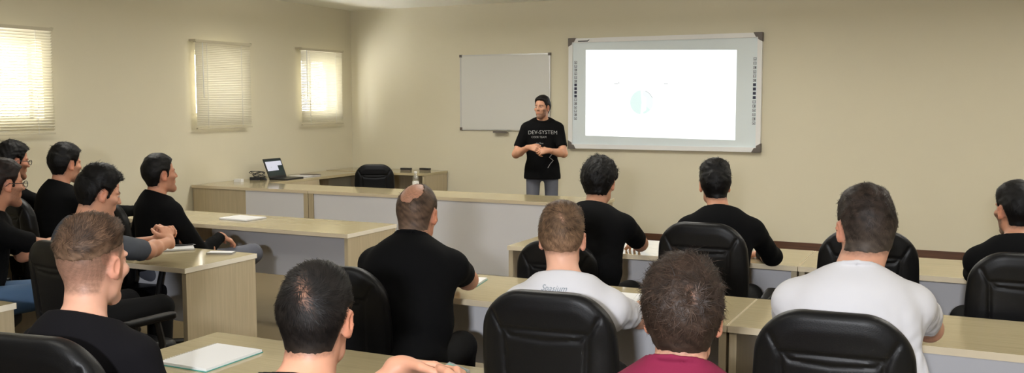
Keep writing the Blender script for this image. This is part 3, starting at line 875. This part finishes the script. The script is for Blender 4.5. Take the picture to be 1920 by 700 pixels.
# ------------------------------------------------------------------ chairs
def make_chair():
    t = thing('office_chair', '', 'chair')
    # backrest: rounded upholstered shell with sewn lines
    def hw(z):   # half width by height in the back (0..1)
        return .205+.022*np.sin(np.clip(z, 0, 1)*PI*.9)
    class BK:
        def ev(self, P):
            x, y, z = P[:, 0], P[:, 1], P[:, 2]
            cz = z-.775; yc = -.245-.085*(z-.53)+.28*x*x-.10*(z-.7)**2
            r = np.where(cz > 0, .135, .07); H_ = .265; w_ = hw((z-.5)/.5)
            qx = np.abs(x)-(w_-r); qz = np.abs(cz)-(H_-r)
            d2 = np.hypot(np.maximum(qx, 0), np.maximum(qz, 0))+np.minimum(np.maximum(qx, qz), 0)-r
            yy = y-yc; q1 = d2+.030; q2 = np.abs(yy)-.006
            d = np.hypot(np.maximum(q1, 0), np.maximum(q2, 0))+np.minimum(np.maximum(q1, q2), 0)-.030
            g = np.full(len(x), 1., f32)
            ax = np.abs(x)
            def line(a, b):
                nonlocal g
                ex, ez = b[0]-a[0], b[1]-a[1]; tt = np.clip(((ax-a[0])*ex+(z-a[1])*ez)/(ex*ex+ez*ez), 0, 1)
                g = np.minimum(g, np.hypot(ax-a[0]-tt*ex, z-a[1]-tt*ez))
            line((.175, .965), (.140, .90)); line((.140, .90), (.125, .56))
            line((0, .915), (.137, .915)); line((.137, .915), (.115, .893)); line((0, .885), (.115, .893))
            dent = .006*np.exp(-(g/.007)**2)*(d2 < -.01)
            pad = .006*sst(-d2, .02, .06)*(yy < 0)
            return (d+dent-pad).astype(f32)
    v, q = net(BK(), (-.26, -.38, .48), (.26, -.15, 1.07), .0055); v = smooth_verts(v, q, 1, .4)
    me = np_mesh('backrest', v, q); new_obj('backrest', me, M['leather'], t)
    class ST:
        def ev(self, P):
            x, y, z = P[:, 0], P[:, 1], P[:, 2]
            r = .10; qx = np.abs(x)-(.235-r); qy = np.abs(y-.0)-(.235-r)
            d2 = np.hypot(np.maximum(qx, 0), np.maximum(qy, 0))+np.minimum(np.maximum(qx, qy), 0)-r
            zc = z-.455+.35*np.maximum(0, y-.12)**2*2-.15*x*x
            q1 = d2+.035; q2 = np.abs(zc)-.008
            return (np.hypot(np.maximum(q1, 0), np.maximum(q2, 0))+np.minimum(np.maximum(q1, q2), 0)-.035).astype(f32)
    v, q = net(ST(), (-.26, -.26, .36), (.26, .26, .54), .009); me = np_mesh('seat', v, q); new_obj('seat', me, M['leather'], t)
    for sd in (-1, 1):
        bm = bmesh.new()
        tube(bm, [(sd*.20, .05, .42), (sd*.275, .06, .44), (sd*.29, .06, .52), (sd*.285, .04, .625)], [.016, .018, .017, .016], 8)
        tube(bm, [(sd*.20, -.10, .42), (sd*.27, -.11, .44), (sd*.288, -.11, .52), (sd*.285, -.08, .625)], [.016, .018, .017, .016], 8)
        a = obj('armrest', bm, M['plastic'], t, smooth=True)
        Fp = Field(); Fp.rc((sd*.285, -.13, .640), (sd*.278, .12, .645), .026, .030, .01)
        Fp.post.append(lambda P, d: np.maximum(d, np.abs(P[:, 2]-.642)-.016).astype(f32))
        v, q = net(Fp, (sd*.28-.06, -.2, .6), (sd*.28+.06, .2, .69), .007); me = np_mesh('arm_pad', v, q); new_obj('arm_pad', me, M['leather'], a)
    bm = bmesh.new(); tube(bm, [(0, -.12, .41), (0, -.21, .405), (0, -.262, .44), (0, -.268, .60)], [.022, .024, .022, .020], 8); obj('back_bracket', bm, M['plastic'], t, smooth=True)
    bm = bmesh.new(); lathe(bm, [(.027, .10), (.027, .26), (.017, .265), (.017, .385), (.06, .39), (.06, .415)], 16); obj('gas_post', bm, M['plastic'], t, smooth=True)
    bm = bmesh.new(); lathe(bm, [(.04, .075), (.045, .10), (.032, .125)], 16)
    for k in range(5):
        a = 2*PI*k/5+.3; c, s_ = math.cos(a), math.sin(a)
        tube(bm, [(c*.02, s_*.02, .10), (c*.17, s_*.17, .088), (c*.29, s_*.29, .072)], [.024, .019, .014], 8)
    obj('star_base', bm, M['plastic'], t, smooth=True)
    for k in range(5):
        a = 2*PI*k/5+.3; c, s_ = math.cos(a), math.sin(a); bm = bmesh.new()
        for o_ in (-.012, .012):
            cx_, cy_ = c*.29-s_*o_, s_*.29+c*o_
            tube(bm, [(cx_-s_*-.008, cy_+c*-.008, .027), (cx_-s_*.008, cy_+c*.008, .027)], .027, 14)
        tube(bm, [(c*.29, s_*.29, .03), (c*.29, s_*.29, .072)], .008, 8)
        obj('caster', bm, M['plastic'], t, smooth=True)
    return t
chair0 = make_chair(); used = [False]
def chair(x, y, rz, label, dz=0):
    o = chair0 if not used[0] else copy_tree(chair0)
    used[0] = True
    if dz:
        for ch in o.children:
            if ch.name.split('.')[0] not in ('star_base', 'caster', 'gas_post'): ch.location.z += dz
            elif ch.name.startswith('gas_post'): ch.location.z += min(0, dz*.9)
    o.location = (x, y, 0); o.rotation_euler = (0, 0, rz); o['label'] = label; o['group'] = 'black office chairs'
    return o
CH = 'black leather office chair '
chair(-.365, 3.10, .05, CH+'under the large man in the white T-shirt, seams on its back', .015)
chair(-1.235, 3.02, .10, CH+'under the blond man in the white T-shirt')
chair(-2.27, 3.28, .15, CH+'under the balding man in black', -.035)
chair(-1.215, 4.92, .02, CH+'under the short-haired man in black before the projected slide')
chair(-.475, 4.98, .12, 'empty black leather office chair in the front row, behind the large man')
chair(.175, 4.77, .10, CH+'at the right edge under the bearded man in black', -.035)
chair(-1.99, 4.85, .10, CH+'at the front row left end under the curly-haired man', -.13)
chair(-2.23, 1.92, .16, CH+'at the bottom left under the man with a faded haircut')
chair(-1.33, 1.62, .05, CH+'under the cropped-haired man holding a phone')
chair(-.54, 1.74, .0, CH+'under the man in the maroon shirt')
chair(-3.82, 3.34, -.12, CH+'under the man in the grey T-shirt', -.05)
chair(-4.72, 4.42, -.22, CH+'under the man in grey jeans with hand on knee')
chair(-5.55, 4.36, -.05, CH+'second from the left wall in the left front row')
chair(-6.12, 4.33, -.05, CH+'at the left picture edge under the man with a wristwatch')
chair(-5.02, 3.40, -.9, CH+'under the man in blue jeans at the left edge', -.05)
chair(-6.30, 9.32, .55, 'empty black office chair inside the teacher counters', -.11)

# ------------------------------------------------------------------ people
def sit_hands(x, yd, dx=(-.13, .13), dy=.10, **k):
    return [dict(w=(x+dx[0], yd+dy, .785), n=(.1, 0, -1), curl=.3, d=(.35, 1, -.06)), dict(w=(x+dx[1], yd+dy, .785), n=(-.1, 0, -1), curl=.3, d=(-.35, 1, -.06))]
BLK = (10, 8, 8); DBR = (44, 33, 27)
deg = math.radians
P = {}
# presenter
pr, inf = person('person', 'standing presenter in black printed T-shirt and grey jeans, hands together', dict(
    head=(-4.30, 9.6, 1.724), yaw=deg(200), hyaw=deg(176), hpitch=deg(2), s=.98, g=1.08, stand=True, lean=-.01, fat=.004,
    vox=.005, hands=[dict(w=(-4.10, 9.33, 1.13), d=(-.85, -.2, -.05), n=(-.1, .7, -.5), curl=.8, pole=(-.7, -.25, -1)),
                     dict(w=(-4.335, 9.33, 1.16), d=(.9, -.1, -.05), n=(.1, .7, -.5), curl=.8, pole=(.7, -.25, -1))],
    hair=dict(col=(24, 20, 18), t=(.020, .008, .003), amp=.002, n=700, len=.016, seed=3), beard=.7, skin=(190, 140, 112),
    cloth=('tshirt', 'black_cotton'), trousers='jeans_grey', hem=.80, bvh=True, loose=.016, svox=.007, tvox=.009))
fwd = inf['RB']@V3(0, 1, 0); rt = inf['RB']@V3(-1, 0, 0); up = V3(0, 0, 1); nb = inf['nb']
o_ = nb+fwd*.1
print_on(inf, pr, 'shirt_print', 'DEV-SYSTEM', .058, o_+V3(0, 0, -.155)+rt*.01, rt, up, -fwd, 'print', arc=-.25)
print_on(inf, pr, 'shirt_print', 'CODE TEAM', .030, o_+V3(0, 0, -.200)-rt*.03, rt, up, -fwd, 'print')
print_on(inf, pr, 'shirt_print', 'on line', .030, o_+V3(0, 0, -.265)-rt*.02, rt, up, -fwd, 'print')
print_on(inf, pr, 'shirt_print', '', .004, o_+V3(0, 0, -.36)+rt*.115, rt, up, -fwd, 'print', line=[(.012, 0), (-.028, -.05), (.012, -.085), (-.022, -.125), (-.045, -.165)])

# right block, middle row
person('person', 'balding man in a black T-shirt, elbow on the middle-row desk', dict(
    head=(-2.10, 3.42, 1.309), yaw=deg(14), hyaw=deg(9), hpitch=deg(-8), s=1.0, g=1.06, fat=.035, neck=-.03, neckr=.064, fwd=.05, lean=.17, vox=.0045, slump=.0, collar=.03,
    hands=[dict(w=(-2.33, 3.98, .785), d=(.5, 1, -.05), curl=.35), dict(w=(-2.20, 4.00, .79), d=(-.9, .6, 0), curl=.5, pole=(1, .15, -.75))],
    hair=dict(col=(80, 62, 48), col2=(100, 80, 66), t=(.004, .005, .002), amp=.0012, n=2600, len=.012, wid=.0007, lift=.12, seed=5, bald=(-.006, -.062, .092, .048, .066, .060)),
    skin=(196, 140, 112), cloth=('tshirt', 'black_cotton'), slen=.52))
bl, inf = person('person', 'blond man in a white T-shirt with a small script on its back', dict(
    head=(-1.33, 3.15, 1.299), yaw=deg(14), hyaw=deg(15), hpitch=deg(-3), s=1.0, g=1.02, fwd=.03, lean=.09, neckr=.055,
    shift=(.02, 0), hands=[dict(w=(-1.52, 3.86, .785), curl=.3, d=(.3, 1, -.05)), dict(w=(-1.20, 3.90, .785), curl=.3, d=(-.4, 1, -.05), pole=(.7, -.2, -1))],
    hair=dict(col=(100, 77, 57), col2=(148, 116, 90), t=(.016, .006, .002), amp=.0018, n=5000, len=.018, wid=.0007, lift=.2, seed=8, whorl=(.012, -.085, .085), scalp=(.014, .6), gl=1.0, nape=-.036, vox=.004),
    skin=(214, 165, 140), cloth=('tshirt', 'white_cotton'), slen=.64, bvh=True, svox=.006, wr=.009, trousers='jeans_dark'))
fwd = inf['RB']@V3(0, 1, 0); rt = inf['RB']@V3(1, 0, 0); nb = inf['nb']
print_on(inf, bl, 'shirt_logo', 'Spasium', .028, nb+V3(0, 0, -.024)-rt*.022-fwd*.1, rt, V3(0, 0, 1), fwd, 'logo', shear=.35)
person('person', 'large short-haired man in a plain white T-shirt', dict(
    head=(-.32, 3.27, 1.385), yaw=deg(12), hyaw=deg(24), hpitch=deg(-4), s=1.06, g=1.12, fat=.045, fwd=.05, lean=.12, neckr=.064, shift=(-.035, 0), neck=-.01,
    hands=[dict(w=(-.62, 3.90, .785), curl=.3, d=(.4, 1, -.05)), dict(w=(-.17, 3.92, .785), curl=.3, d=(-.6, .9, -.05), pole=(.9, -.1, -1))],
    hair=dict(col=(46, 36, 30), col2=(74, 64, 56), t=(.016, .007, .003), amp=.0022, n=5500, len=.015, wid=.0007, lift=.25, seed=11, mess=.5, gl=1.0, nape=-.060, vox=.004),
    skin=(200, 148, 122), beard=.5, cloth=('tshirt', 'white_cotton'), slen=.62, svox=.006, wr=.009, collar=.02))
# right block, front row
person('person', 'curly black-haired man in a black T-shirt before the slide reflection', dict(
    head=(-1.86, 4.93, 1.355), yaw=deg(4), hyaw=deg(4), hpitch=deg(-8), s=1.0, g=1.05, fat=.02, fwd=.07, lean=.18, neck=-.01,
    hands=[dict(w=(-2.05, 5.42, .785), curl=.3, d=(.4, 1, -.05)), dict(w=(-1.78, 5.44, .785), curl=.4, d=(-.7, .9, -.02), pole=(.8, 0, -.8))],
    hair=dict(col=BLK, t=(.026, .020, .010), amp=.007, freq=120, n=1500, len=.02, wid=.0011, lift=.5, curl=.6, mess=.9, seed=14), skin=(190, 138, 110),
    cloth=('tshirt', 'black_cotton'), slen=.74))
person('person', 'short black-haired man in a black long-sleeved top before the slide', dict(
    head=(-1.245, 5.02, 1.354), yaw=deg(8), hyaw=deg(20), hpitch=deg(-3), s=.96, g=1.03, fwd=.05, lean=.12, shift=(.04, 0),
    hands=[dict(w=(-1.40, 5.44, .785), curl=.3, d=(.4, 1, -.05)), dict(w=(-1.08, 5.46, .785), curl=.3, d=(-.5, 1, -.05), pole=(.9, -.1, -.8))],
    hair=dict(col=BLK, t=(.026, .010, .003), amp=.003, n=1200, len=.022, lift=.3, seed=17), skin=(196, 142, 114),
    cloth=('long_sleeved_top', 'black_cotton'), sleeve='long'))
person('person', 'bearded man in black at the right picture edge, face turned left', dict(
    head=(.165, 4.93, 1.292), yaw=deg(12), hyaw=deg(31), hpitch=deg(-2), s=.97, g=.99, fwd=.03, lean=.10,
    hands=[dict(w=(.06, 5.42, .79), curl=.4, d=(.5, 1, -.05), pole=(-.5, .1, -.9)), dict(w=(.30, 5.44, .785), curl=.3, d=(-.4, 1, -.05))],
    hair=dict(col=BLK, t=(.022, .009, .003), amp=.002, n=1200, len=.018, seed=19), skin=(190, 136, 108), beard=.85,
    cloth=('long_sleeved_top', 'black_cotton'), sleeve='long'))
# right block, nearest row
person('person', 'man with a faded blond haircut in a black T-shirt at lower left', dict(
    head=(-2.30, 1.95, 1.33), yaw=deg(6), hyaw=deg(8), hpitch=deg(-5), s=1.03, g=1.06, fwd=.035, lean=.10, neck=.015, vox=.0035,
    shift=(.02, 0), hands=[dict(w=(-2.45, 2.14, .69), curl=.4, d=(.4, 1, -.15)), dict(w=(-2.14, 2.12, .69), curl=.4, d=(-.4, 1, -.15))],
    hair=dict(col=(84, 63, 48), t=(.020, .012, .004), poly=TOPONLY, amp=.0025, n=6000, len=.024, wid=.0008, lift=.14, seed=23, mess=.22, taper=.045, whorl=(.0, -.10, .06), vox=.0035,
              fade=(-.06, .065, .06, .88), col2=(112, 88, 70), c0=.02, c1=.085),
    skin=(214, 162, 138), cloth=('tshirt', 'charcoal_cotton'), svox=.006))
wb_, inf = person('person', 'man with cropped black hair and a visible whorl, holding a phone', dict(
    head=(-1.385, 1.80, 1.278), yaw=deg(12), hyaw=deg(16), hpitch=deg(-6), s=1.02, g=1.05, fwd=.035, lean=.12, neckr=.058, vox=.0035,
    hands=[dict(w=(-1.365, 2.13, .945), d=(.85, .45, -.0), n=(.3, -.4, -.85), curl=(.5, .6, .8, .9), pole=(-.6, .2, -1)),
           dict(w=(-1.145, 2.08, .915), d=(-.45, .8, .2), n=(-.7, -.3, -.6), curl=.9, pole=(.8, 0, -1))],
    hair=dict(col=(26, 22, 20), col2=(58, 48, 40), t=(.010, .006, .0025), amp=.0015, n=9000, len=.017, wid=.00065, lift=.18, seed=29, whorl=(.008, -.098, .070), scalp=(.026, .55), swirl=.7, vox=.0035, gl=1.0, nape=-.064, c0=-.085, c1=-.03),
    skin=(206, 150, 122), cloth=('tshirt', 'charcoal_cotton'), svox=.006))
person('person', 'brown wavy-haired man in a maroon shirt, nearest at bottom right', dict(
    head=(-.546, 1.95, 1.333), yaw=deg(8), hyaw=deg(13), hpitch=deg(-6), s=.96, g=1.02, fwd=.035, lean=.10, neck=-.022, collar=.028, vox=.0035,
    hands=sit_hands(-.53, 2.22), 
    hair=dict(col=(52, 39, 31), t=(.017, .012, .006), amp=.0045, freq=110, n=9000, len=.022, wid=.0008, lift=.16, curl=.9, mess=.6, seed=31, whorl=(.022, -.100, .062), scalp=(.014, .45), swirl=.8, vox=.0035, gl=1.1, nape=-.062),
    skin=(208, 154, 128), cloth=('tshirt', 'maroon_cotton'), svox=.006, trousers='jeans_dark'))
# left block
person('person', 'dark-haired man in a grey T-shirt with clasped hands, looking down', dict(
    head=(-4.07, 3.50, 1.335), hipoff=(.10, 0, 0), yaw=deg(-6), hyaw=deg(-22), hpitch=deg(-16), s=1.03, g=1.08, fwd=.06, lean=.16,
    hands=[dict(w=(-4.20, 3.985, .865), d=(.45, .25, .6), n=(.8, .1, -.5), curl=.9, pole=(-.6, .2, -1)),
           dict(w=(-4.06, 3.995, .865), d=(-.45, .2, .65), n=(-.8, .1, -.5), curl=.9, pole=(.5, .1, -1))],
    hair=dict(col=BLK, t=(.030, .014, .005), amp=.0035, n=1600, len=.028, seed=37, lift=.3), skin=(200, 146, 118), beard=.25,
    cloth=('tshirt', 'grey_cotton'), slen=.85))
person('person', 'man in black long sleeves and grey jeans, hand resting on knee', dict(
    head=(-4.70, 4.52, 1.328), yaw=deg(-16), hyaw=deg(-20), hpitch=deg(4), s=.98, g=1.1, fwd=.0, lean=.02,
    hands=[dict(w=(-4.93, 4.88, .70), curl=.4, d=(.1, 1, -.1), pole=(-.8, -.2, -1)), dict(w=(-4.47, 4.80, .765), curl=.5, d=(.1, .9, -.35), n=(-.3, -.2, -1), pole=(.7, -.4, -1))],
    hair=dict(col=BLK, t=(.018, .010, .003), amp=.002, n=900, len=.016, seed=41), skin=(190, 134, 106), beard=.3,
    cloth=('long_sleeved_top', 'black_cotton'), sleeve='long', trousers='jeans_grey', knees=[None, (-4.40, 5.02, .625)], feetz=[None, (-4.62, 5.03, .40)]))
person('person', 'black-haired man in black behind the man in grey, by the wall', dict(
    head=(-5.54, 4.50, 1.382), yaw=deg(-8), hyaw=deg(-6), hpitch=deg(-4), s=1.0, g=1.05,
    hands=[dict(w=(-5.67, 5.38, .785), curl=.3), dict(w=(-5.42, 5.40, .785), curl=.3)],
    hair=dict(col=BLK, t=(.026, .014, .004), amp=.004, n=900, len=.022, lift=.4, seed=43), skin=(196, 140, 112), beard=.3,
    cloth=('long_sleeved_top', 'black_cotton'), sleeve='long'))
person('person', 'man with glasses and wristwatch in black T-shirt at the left picture edge', dict(
    head=(-6.07, 4.50, 1.388), yaw=deg(-8), hyaw=deg(-14), hpitch=deg(-8), s=1.0, g=1.05, fwd=.04,
    hands=[dict(w=(-6.25, 5.05, .84), curl=.4), dict(w=(-6.00, 4.98, .87), curl=.4, d=(-.5, .8, -.1), pole=(.7, .1, -.8))],
    hair=dict(col=BLK, t=(.026, .016, .006), amp=.005, n=900, len=.022, lift=.45, curl=.3, seed=47), skin=(180, 124, 98), beard=.4, glasses=True, watch=(1, 'silver'),
    cloth=('tshirt', 'black_cotton'), slen=.7))
person('person', 'bearded man with glasses in black, blue jeans, at left below the other', dict(
    head=(-4.74, 3.45, 1.352), yaw=deg(-42), hyaw=deg(-12), hpitch=deg(-4), s=1.0, g=1.05, fwd=.03,
    hands=[dict(w=(-4.92, 3.98, .785), curl=.3), dict(w=(-4.66, 4.0, .79), curl=.4, d=(-.8, .6, 0), pole=(.8, 0, -.8))],
    hair=dict(col=(34, 24, 20), t=(.020, .010, .003), amp=.003, n=900, len=.018, seed=53), skin=(188, 134, 106), beard=.6, glasses=True,
    cloth=('tshirt', 'black_cotton'), trousers='jeans_blue', slen=.75, knees=[(-4.62, 3.84, .58), (-4.50, 3.66, .60)]))

# ------------------------------------------------------------------ things on the desks
def notebook(label, x, y, z, rz, w, d, cover, pen=False, th=.012):
    t = thing('notebook', label, 'notebook', (x, y, z), rz)
    bm = bmesh.new(); box(bm, -w/2, w/2, -d/2, d/2, 0, .003); obj('cover', bm, cover, t)
    bm = bmesh.new(); box(bm, -w/2+.003, w/2-.002, -d/2+.003, d/2-.003, .003, th); obj('pages', bm, M['paper'], t, bevel=.001)
    bm = bmesh.new()
    for k in range(int(d/.012)):
        yy = -d/2+.012*(k+.5); ring = [(-w/2+.001+.006*math.cos(a), yy, th*.55+.0075*math.sin(a)) for a in np.linspace(0, 2*PI, 9)]
        tube(bm, ring, .0009, 4, cap=False)
    obj('spiral_binding', bm, M['silver'], t)
    return t
def pen(label, x, y, z, rz, m='dark'):
    t = thing('pen', label, 'pen', (x, y, z), rz)
    bm = bmesh.new(); tube(bm, [(-.07, 0, .005), (.055, 0, .005)], .0045, 8); obj('barrel', bm, M[m], t, smooth=True)
    bm = bmesh.new(); tube(bm, [(.055, 0, .005), (.070, 0, .004)], [.0042, .001], 8); obj('tip', bm, M['silver'], t, smooth=True)
notebook('white spiral notebook with teal cover edge on the nearest desk', -2.395, 2.51, .75, .0, .215, .285, M['cover'])
notebook('white notebook on the left-block front desk, empty seat', -5.08, 5.70, .75, -.05, .28, .22, M['coverg'])
notebook('open white notebook beside the clasped hands of the man in grey', -4.43, 4.33, .75, -.75, .20, .26, M['coverg'])
pen('dark pen lying on the notebook beside the man in grey', -4.40, 4.40, .762, .9)
notebook('grey notebook on the middle-row desk right of the blond man', -1.42, 4.06, .75, .05, .17, .22, M['coverg'], th=.018)
notebook('thin notebook at the elbow of the balding man', -2.26, 4.14, .75, .2, .15, .21, M['cover'])
t = thing('mobile_phone', 'silver edged phone lying on the left-block middle desk corner', 'phone', (-4.03, 4.325, .75), .42)
bm = bmesh.new(); box(bm, -.078, .078, -.038, .038, 0, .010); obj('body', bm, M['silver'], t, bevel=.004)
bm = bmesh.new(); box(bm, -.074, .074, -.034, .034, .0101, .0106); obj('screen', bm, M['paper'], t)
t = thing('mobile_phone', 'phone with shiny edges held by the man with the whorl', 'phone', (-1.248, 2.145, .918), deg(12))
t.rotation_euler = (deg(16), deg(8), deg(-12))
bm = bmesh.new(); box(bm, -.037, .037, -.070, .070, -.005, .005); obj('body', bm, M['silver'], t, bevel=.003)
bm = bmesh.new(); box(bm, -.033, .033, -.064, .064, .0051, .0056); obj('screen', bm, mat('phone_screen', rgb(120, 160, 150), .1), t)
t = thing('laptop', 'open laptop with bright screen on the teacher side counter', 'laptop', (-7.26, 8.90, .75), deg(93))
bm = bmesh.new(); box(bm, -.165, .165, -.12, .12, 0, .018); obj('base', bm, M['dark'], t, bevel=.004)
bm = bmesh.new(); box(bm, -.145, .145, -.02, .10, .0181, .0195); obj('keyboard', bm, M['plastic'], t)
Rl = Matrix.Translation((0, .118, .019)) @ Matrix.Rotation(deg(-22), 4, 'X')
bm = bmesh.new(); box(bm, -.165, .165, 0, .008, 0, .235, rot=Rl); lid = obj('lid', bm, M['dark'], t, bevel=.002)
bm = bmesh.new()
def lq(x0, x1, z0, z1, y, mi):
    f_ = bm.faces.new([bm.verts.new(Rl @ Vector(c)) for c in [(x0, y, z0), (x1, y, z0), (x1, y, z1), (x0, y, z1)]]); f_.material_index = mi
lq(-.152, .152, .022, .222, -.0008, 1); lq(-.148, .06, .085, .200, -.0013, 0); lq(.06, .148, .145, .200, -.0013, 0); lq(-.075, -.055, .12, .135, -.0017, 2)
obj('screen', bm, [M['lapwhite'], M['lapdark'], M['beam_grey']], lid)
# power brick and tangled lead, small white box, mouse, folders, markers, bottle
t = thing('power_adapter', 'black power adapter with a tangled lead left of the laptop', 'power adapter', (-7.50, 8.64, .75), .5)
bm = bmesh.new(); box(bm, -.06, .06, -.03, .03, 0, .035); obj('brick', bm, M['dark'], t, bevel=.006)
bm = bmesh.new(); pts = []
for k in range(60):
    a = k*.55; pts.append((.03+.075*math.cos(a)*(1+.3*math.sin(k*.21)), .05*math.sin(a*.83), .03+.035*(1+math.sin(a*.61))+.0))
tube(bm, pts, .0035, 6); obj('lead', bm, M['dark'], t, smooth=True)
t = thing('charger', 'small white charger box on the teacher counter corner', 'charger', (-7.50, 8.36, .75), .2)
bm = bmesh.new(); box(bm, -.045, .045, -.03, .03, 0, .032); obj('body', bm, M['paper'], t, bevel=.006)
bm = bmesh.new(); tube(bm, [(-.045, .01, .015), (-.062, .01, .015)], .003, 6); tube(bm, [(-.045, -.01, .015), (-.062, -.01, .015)], .003, 6); obj('prong', bm, M['silver'], t)
t = thing('computer_mouse', 'small dark mouse between adapter and laptop', 'mouse', (-7.40, 8.66, .75), 1.4)
F = Field(); F.el((0, 0, .006), (.030, .050, .026), k=.01); F.post.append(lambda P_, d: np.maximum(d, -P_[:, 2]).astype(f32))
v, q = net(F, (-.05, -.07, -.01), (.05, .07, .05), .004); new_obj('shell', np_mesh('shell', v, q), M['dark'], t)
bm = bmesh.new(); tube(bm, [(-.004, .028, .030), (.004, .028, .030)], .008, 10); obj('scroll_wheel', bm, M['cap'], t)
t = thing('folder', 'thin pale folder lying right of the laptop', 'folder', (-7.33, 9.33, .75), 1.45)
bm = bmesh.new(); box(bm, -.16, .16, -.11, .11, 0, .004); obj('cover', bm, M['coverg'], t, bevel=.001)
bm = bmesh.new(); box(bm, -.155, .155, -.106, .106, .0041, .014); obj('papers', bm, M['paper'], t)
bm = bmesh.new(); box(bm, .02, .16, -.112, .11, .0141, .020); obj('flap', bm, M['cap'], t, bevel=.001)
for x, y, rz, lab in ((-6.70, 10.62, .1, 'black board eraser on the rear counter, nearer the corner'), (-6.46, 10.70, -.05, 'black board eraser on the rear counter, nearer its right end')):
    t = thing('board_eraser', lab, 'eraser', (x, y, .755), rz, 'erasers on the rear counter')
    bm = bmesh.new(); box(bm, -.07, .07, -.025, .025, 0, .012); obj('felt_pad', bm, M['cap'], t)
    bm = bmesh.new(); box(bm, -.072, .072, -.027, .027, .0121, .034); obj('grip', bm, M['dark'], t, bevel=.008)
t = thing('water_bottle', 'clear plastic bottle on the counter above the balding head', 'bottle', (-5.10, 8.26, .75))
bm = bmesh.new(); lathe(bm, [(.030, 0), (.033, .006), (.033, .045), (.030, .05), (.033, .055), (.033, .10), (.030, .105), (.033, .11), (.032, .135), (.022, .160), (.013, .172), (.013, .188)], 20)
obj('body', bm, M['pet'], t, smooth=True)
bm = bmesh.new(); lathe(bm, [(.0155, .180), (.0155, .200)], 16); obj('cap', bm, M['paper'], t)
bm = bmesh.new(); lathe(bm, [(.0335, .062), (.0335, .098)], 20); obj('label', bm, M['paper'], t)

# ------------------------------------------------------------------ light
def area(name, loc, sx, sy, power, col=(1, 1, 1), rot=(0, 0, 0), spread=PI):
    l = bpy.data.lights.new(name, 'AREA'); l.shape = 'RECTANGLE'; l.size = sx; l.size_y = sy; l.energy = power; l.color = col; l.spread = spread
    o = bpy.data.objects.new(name, l); COL.objects.link(o); o.location = loc; o.rotation_euler = rot; return o
WARM = (1.0, .975, .93)
for x in (-5.4, -2.2, 1.0):
    for y, pw in ((1.3, 8), (4.9, 17), (8.4, 25)):
        area('ceiling_lamp', (x, y, 2.60), 1.2, .3, pw, WARM)
        area('added_ceiling_fill', (x, y, 2.61), 1.2, .3, pw*1.5, WARM, (PI, 0, 0))  # upward fill added to brighten ceiling and upper walls, not a room fixture
fl = area('camera_flash', (.05, -.9, 1.86), .16, .10, 150, (.93, .95, 1.0), (deg(84), 0, .40))
w = bpy.data.worlds.new('daylight'); C.world = w; w.use_nodes = True
bg = w.node_tree.nodes['Background']; bg.inputs['Color'].default_value = (1, .99, .95, 1); bg.inputs['Strength'].default_value = 28

# ------------------------------------------------------------------ camera
cam = bpy.data.cameras.new('camera'); co = bpy.data.objects.new('camera', cam); COL.objects.link(co)
cam.sensor_width = 36; cam.lens = 1796.3/1920*36; cam.clip_start = .05
co.matrix_world = Matrix.Translation((0, 0, 1.65)) @ Matrix.Rotation(.4525, 4, 'Z') @ Matrix.Rotation(PI/2-.0884, 4, 'X') @ Matrix.Rotation(-.0014, 4, 'Z')
C.camera = co
vs_ = C.view_settings; C.display_settings.display_device = 'sRGB'
vs_.view_transform = 'Standard'; vs_.look = 'None'; vs_.gamma = 1; vs_.exposure = 0; vs_.use_curve_mapping = False
C.cycles.use_denoising = True
C.cycles.max_bounces = 8; C.cycles.sample_clamp_indirect = 6
